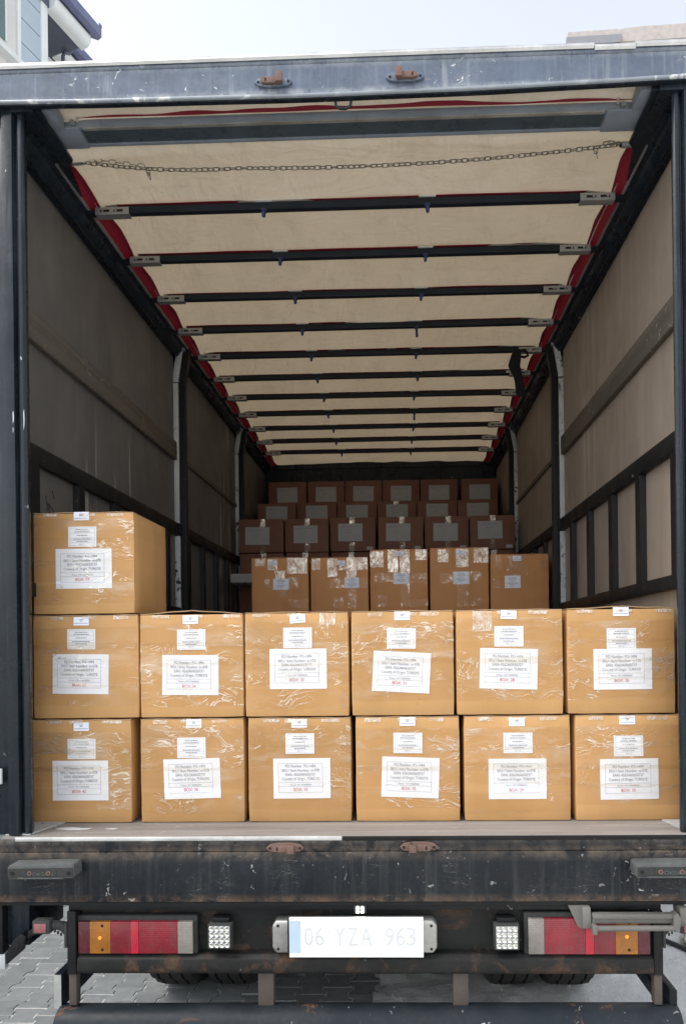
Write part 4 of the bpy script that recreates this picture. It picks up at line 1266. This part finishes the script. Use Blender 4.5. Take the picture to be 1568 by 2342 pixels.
# the five plain cartons behind
MIDB = [  # x0, x1, ztop, patches (x0,x1,y0,y1,kind), label, sticker  (patch units: metres from box left / box top)
    (-.808, -.424, 2.306, [(.027, .094, .005, .051, 's'), (.111, .177, .005, .08, 's'), (.242, .375, .0, .105, 's'), (.16, .227, .085, .14, 's'), (.089, .15, .143, .21, 'c'), (.254, .317, .13, .205, 'c'), (.172, .242, .215, .262, 'c'), (.252, .384, .28, .338, 'c')], (.147, .252, .138, .212), (.116, .172, .016, .046)),
    (-.411, -.022, 2.303, [(.012, .067, .005, .08, 's'), (.115, .182, .004, .127, 's'), (.243, .31, .0, .14, 's'), (.313, .383, .001, .083, 's'), (.19, .240, .051, .083, 's'), (.131, .23, .14, .204, 'c'), (.326, .383, .14, .204, 'c'), (.247, .311, .211, .34, 'c'), (.155, .223, .264, .34, 'c')], (.228, .326, .133, .204), (.181, .237, .019, .051)),
    (-.013, .374, 2.350, [(.003, .092, .008, .115, 's'), (.12, .187, .0, .149, 's'), (.2, .266, .0, .157, 's'), (.305, .382, .0, .072, 's'), (.03, .16, .154, .218, 'c'), (.26, .384, .157, .226, 'c'), (.205, .266, .226, .38, 'c'), (.054, .115, .303, .38, 'c'), (.26, .384, .334, .38, 'c')], (.157, .261, .154, .229), (.169, .231, .011, .042)),
    (.387, .778, 2.355, [(.052, .123, .008, .092, 's'), (.175, .257, .005, .127, 's'), (.29, .389, .0, .1, 's'), (.067, .157, .166, .231, 'c'), (.26, .345, .157, .22, 'c'), (.182, .257, .238, .39, 'c'), (.272, .357, .334, .385, 'c')], (.154, .26, .157, .24), (.172, .234, .015, .049)),
    (.789, 1.179, 2.309, [(.026, .08, .008, .092, 'c'), (.11, .186, .008, .138, 'c'), (.187, .254, .008, .138, 'c'), (.333, .389, .0, .123, 'c'), (.02, .07, .16, .22, 'c')], (.095, .2, .141, .224), (.149, .207, .009, .043)),
]
MIDL = ['leftmost of the five shiny-taped cartons in the middle', 'second from the left of the five middle cartons', 'middle one of the five shiny-taped cartons', 'tallest, fourth of the five middle cartons', 'rightmost of the middle cartons, dull tape, beside the right wall']
for i, (x0, x1, zt, patches, lab, stk) in enumerate(MIDB):
    w, h = x1 - x0, .43
    yf = 2.36 + (.02 if i == 4 else 0)
    o_loc = ((x0 + x1)/2, yf + .2, zt - h)
    me = carton_mesh(w, .4, h, 100 + i, .002, 6)
    me.materials.append(m_card_mid)
    o = link('carton', me, None, o_loc)
    tag(o, 'plain brown carton, ' + MIDL[i], 'carton', 'taped cartons in the middle of the load')
    flaps(o, w, .4, h, .002, i, m_card_mid)
    fn = face_fn(w, .4, h, .002)
    def L(a, b, c, d_):
        return ((a + b)/2 - w/2, h - (c + d_)/2, b - a, d_ - c)
    for q, (a, b, c, d_, kd) in enumerate(patches):
        sheet('packing_tape', m_silver if kd == 's' else m_clear, o, fn, *L(a, b, c, d_), R(rng.uniform(-2, 2)), .0016 + .00025*q, 7, 6, ragged=.0022, seed=i*31 + q)
    al = sheet('address_label', m_paper, o, fn, *L(*lab), R(rng.uniform(-1, 1.)), .0012, 4, 4)
    cxl, czl = L(*lab)[:2]
    lay(addr_print(''), fn, cxl, czl, 0, .0021).build('lettering', m_ink, al)
    s2 = sheet('sticker', m_paper, o, fn, *L(*stk), R(rng.uniform(-2, 2.)), .0042, 3, 3)
    cxl, czl = L(*stk)[:2]
    lay(SP, fn, cxl, czl, 0, .0049).build('lettering', m_ink, s2)

# brown cartons at the front of the bed
BH = .289
def back_print(seed):
    rg = random.Random(seed)
    p = Print()
    for z, a, b in ((.05, -.08, .06), (.042, -.08, -.02), (.02, -.03, .02), (.0, -.04, .01), (-.035, .04, .07)):
        x = a
        while x < b:
            l = rg.uniform(.004, .012)
            p.rect(x, min(b, x + l), z - .0016, z + .0016)
            x += l + .003
    return p
def back_carton(x0, x1, yf, top, seed, label, group, lx=0., lz=0., tape=True, corner=False):
    w, h = x1 - x0, BH - .003
    me = carton_mesh(w, .385, h, seed, .001, 4)
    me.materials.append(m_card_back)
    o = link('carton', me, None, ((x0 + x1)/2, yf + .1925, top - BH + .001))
    tag(o, label, 'carton', group)
    fn = face_fn(w, .385, h, .001)
    tx = rng.uniform(-.02, .02)
    if tape:
        sheet('packing_tape', m_silver, o, fn, tx, h - .045, .046, .09, 0, .0012, 4, 6, ragged=.002, seed=seed)
        sheet('packing_tape', m_clear, o, fn, tx, .038, .046, .075, 0, .0012, 4, 6, seed=seed + 1)
    lb_ = sheet('shipping_label', m_paper_grey, o, fn, lx, h*.53 + lz, .206, .150, R(rng.uniform(-1.2, 1.2)), .0022, 6, 5)
    lay(back_print(seed), fn, lx, h*.53 + lz, 0, .0030).build('lettering', m_ink, lb_)
    if corner:
        sheet('corner_sticker', m_paper_grey, o, fn, w*.37, .024, .052, .026, 0, .002, 2, 2)
    return o
ORD = ['leftmost', 'second from the left', 'third from the left', 'fourth from the left', 'second from the right', 'rightmost']
XA = [(-1.177, -.792), (-.782, -.408), (-.396, -.010), (.010, .394), (.405, .777), (.786, 1.164)]
AL = [(-.03, -.01), (-.01, .0), (-.02, .008), (-.02, .004), (-.01, .0), (-.02, .012)]
for i, (a, b) in enumerate(XA):
    back_carton(a, b, 3.68 + rng.uniform(0, .015), 2.80 + .0*i, 200 + i, 'grey labelled red brown carton, ' + ORD[i] + ' in lower dark row', 'brown cartons in the dark front of the bed', *AL[i], True, i >= 2)
    back_carton(a + .004, b - .002, 3.70 + rng.uniform(0, .01), 2.80 - BH, 210 + i, 'red brown carton nearly hidden by middle cartons, ' + ORD[i], 'brown cartons in the dark front of the bed', .05 if i == 0 else 0)
for q in (2, 3):
    back_carton(-1.177, -.79, 3.69, 2.80 - q*BH, 220 + q, 'red brown carton in the left column, %s below the lower dark row' % ('two' if q == 2 else 'three'), 'brown cartons in the dark front of the bed', .13, 0, False)
for i, (a, b) in enumerate([(-1.16, -.79), (-.782, -.40), (-.396, -.018), (-.010, .358), (.364, .744), (.75, 1.13)]):
    back_carton(a, b, 4.46 + rng.uniform(0, .015), 3.083, 230 + i, 'red brown carton half hidden, ' + ORD[i] + ' in middle dark row', 'brown cartons in the dark front of the bed', 0, .03, i == 3)
for i, (a, b) in enumerate([(-1.12, -.735), (-.723, -.352), (-.346, .024), (.030, .402), (.410, .784), (.82, 1.185)]):
    back_carton(a, b, 4.85 + rng.uniform(0, .01), 3.372, 240 + i, 'red brown carton in topmost dark row, ' + ORD[i], 'brown cartons in the dark front of the bed', 0, .0, False)
# wrapped parcel against the left wall
pc = MB().box(-.17, .17, -.13, .13, 0, .075).build('wrapped_parcel', m_pillargrey, None, bevel=.012, loc=(-1.0, 3.45, 2.225))
tag(pc, 'grey wrapped parcel with white sheet behind the leftmost middle carton', 'parcel')
MB().prism([(-.15, .006), (.15, .006), (.15, .066), (-.13, .066), (-.15, .05)], 1, -.1335, -.1305).build('sheet', m_paper_grey, pc)

# ------------------------------------------------------------------ small things on the yard
hz = MB().tube([(1.62, 1.75, .018), (1.80, 1.45, .018), (2.0, 1.22, .018), (2.4, .85, .018), (3.0, .4, .018)], .014, 10).build('hose', m_hose, None, smooth=50)
tag(hz, 'black hose lying on the pale ground right of the truck', 'hose')
lmp = MB()
bm = bmesh.new()
bmesh.ops.create_icosphere(bm, subdivisions=3, radius=.05)
for v in bm.verts:
    v.co *= 1 + .45*noise.noise(v.co*22) + .2*noise.noise(v.co*60)
    v.co.z *= .6
me = bpy.data.meshes.new('rubble')
bm.to_mesh(me); bm.free()
me.materials.append(plain('cream_rubble', (.52, .49, .40), .8, var=.2, sc=30, bump=.5))
rb_ = link('rubble_lump', me, None, (1.80, 1.66, .03))
tag(rb_, 'lump of cream rubble beside the black hose', 'rubble')
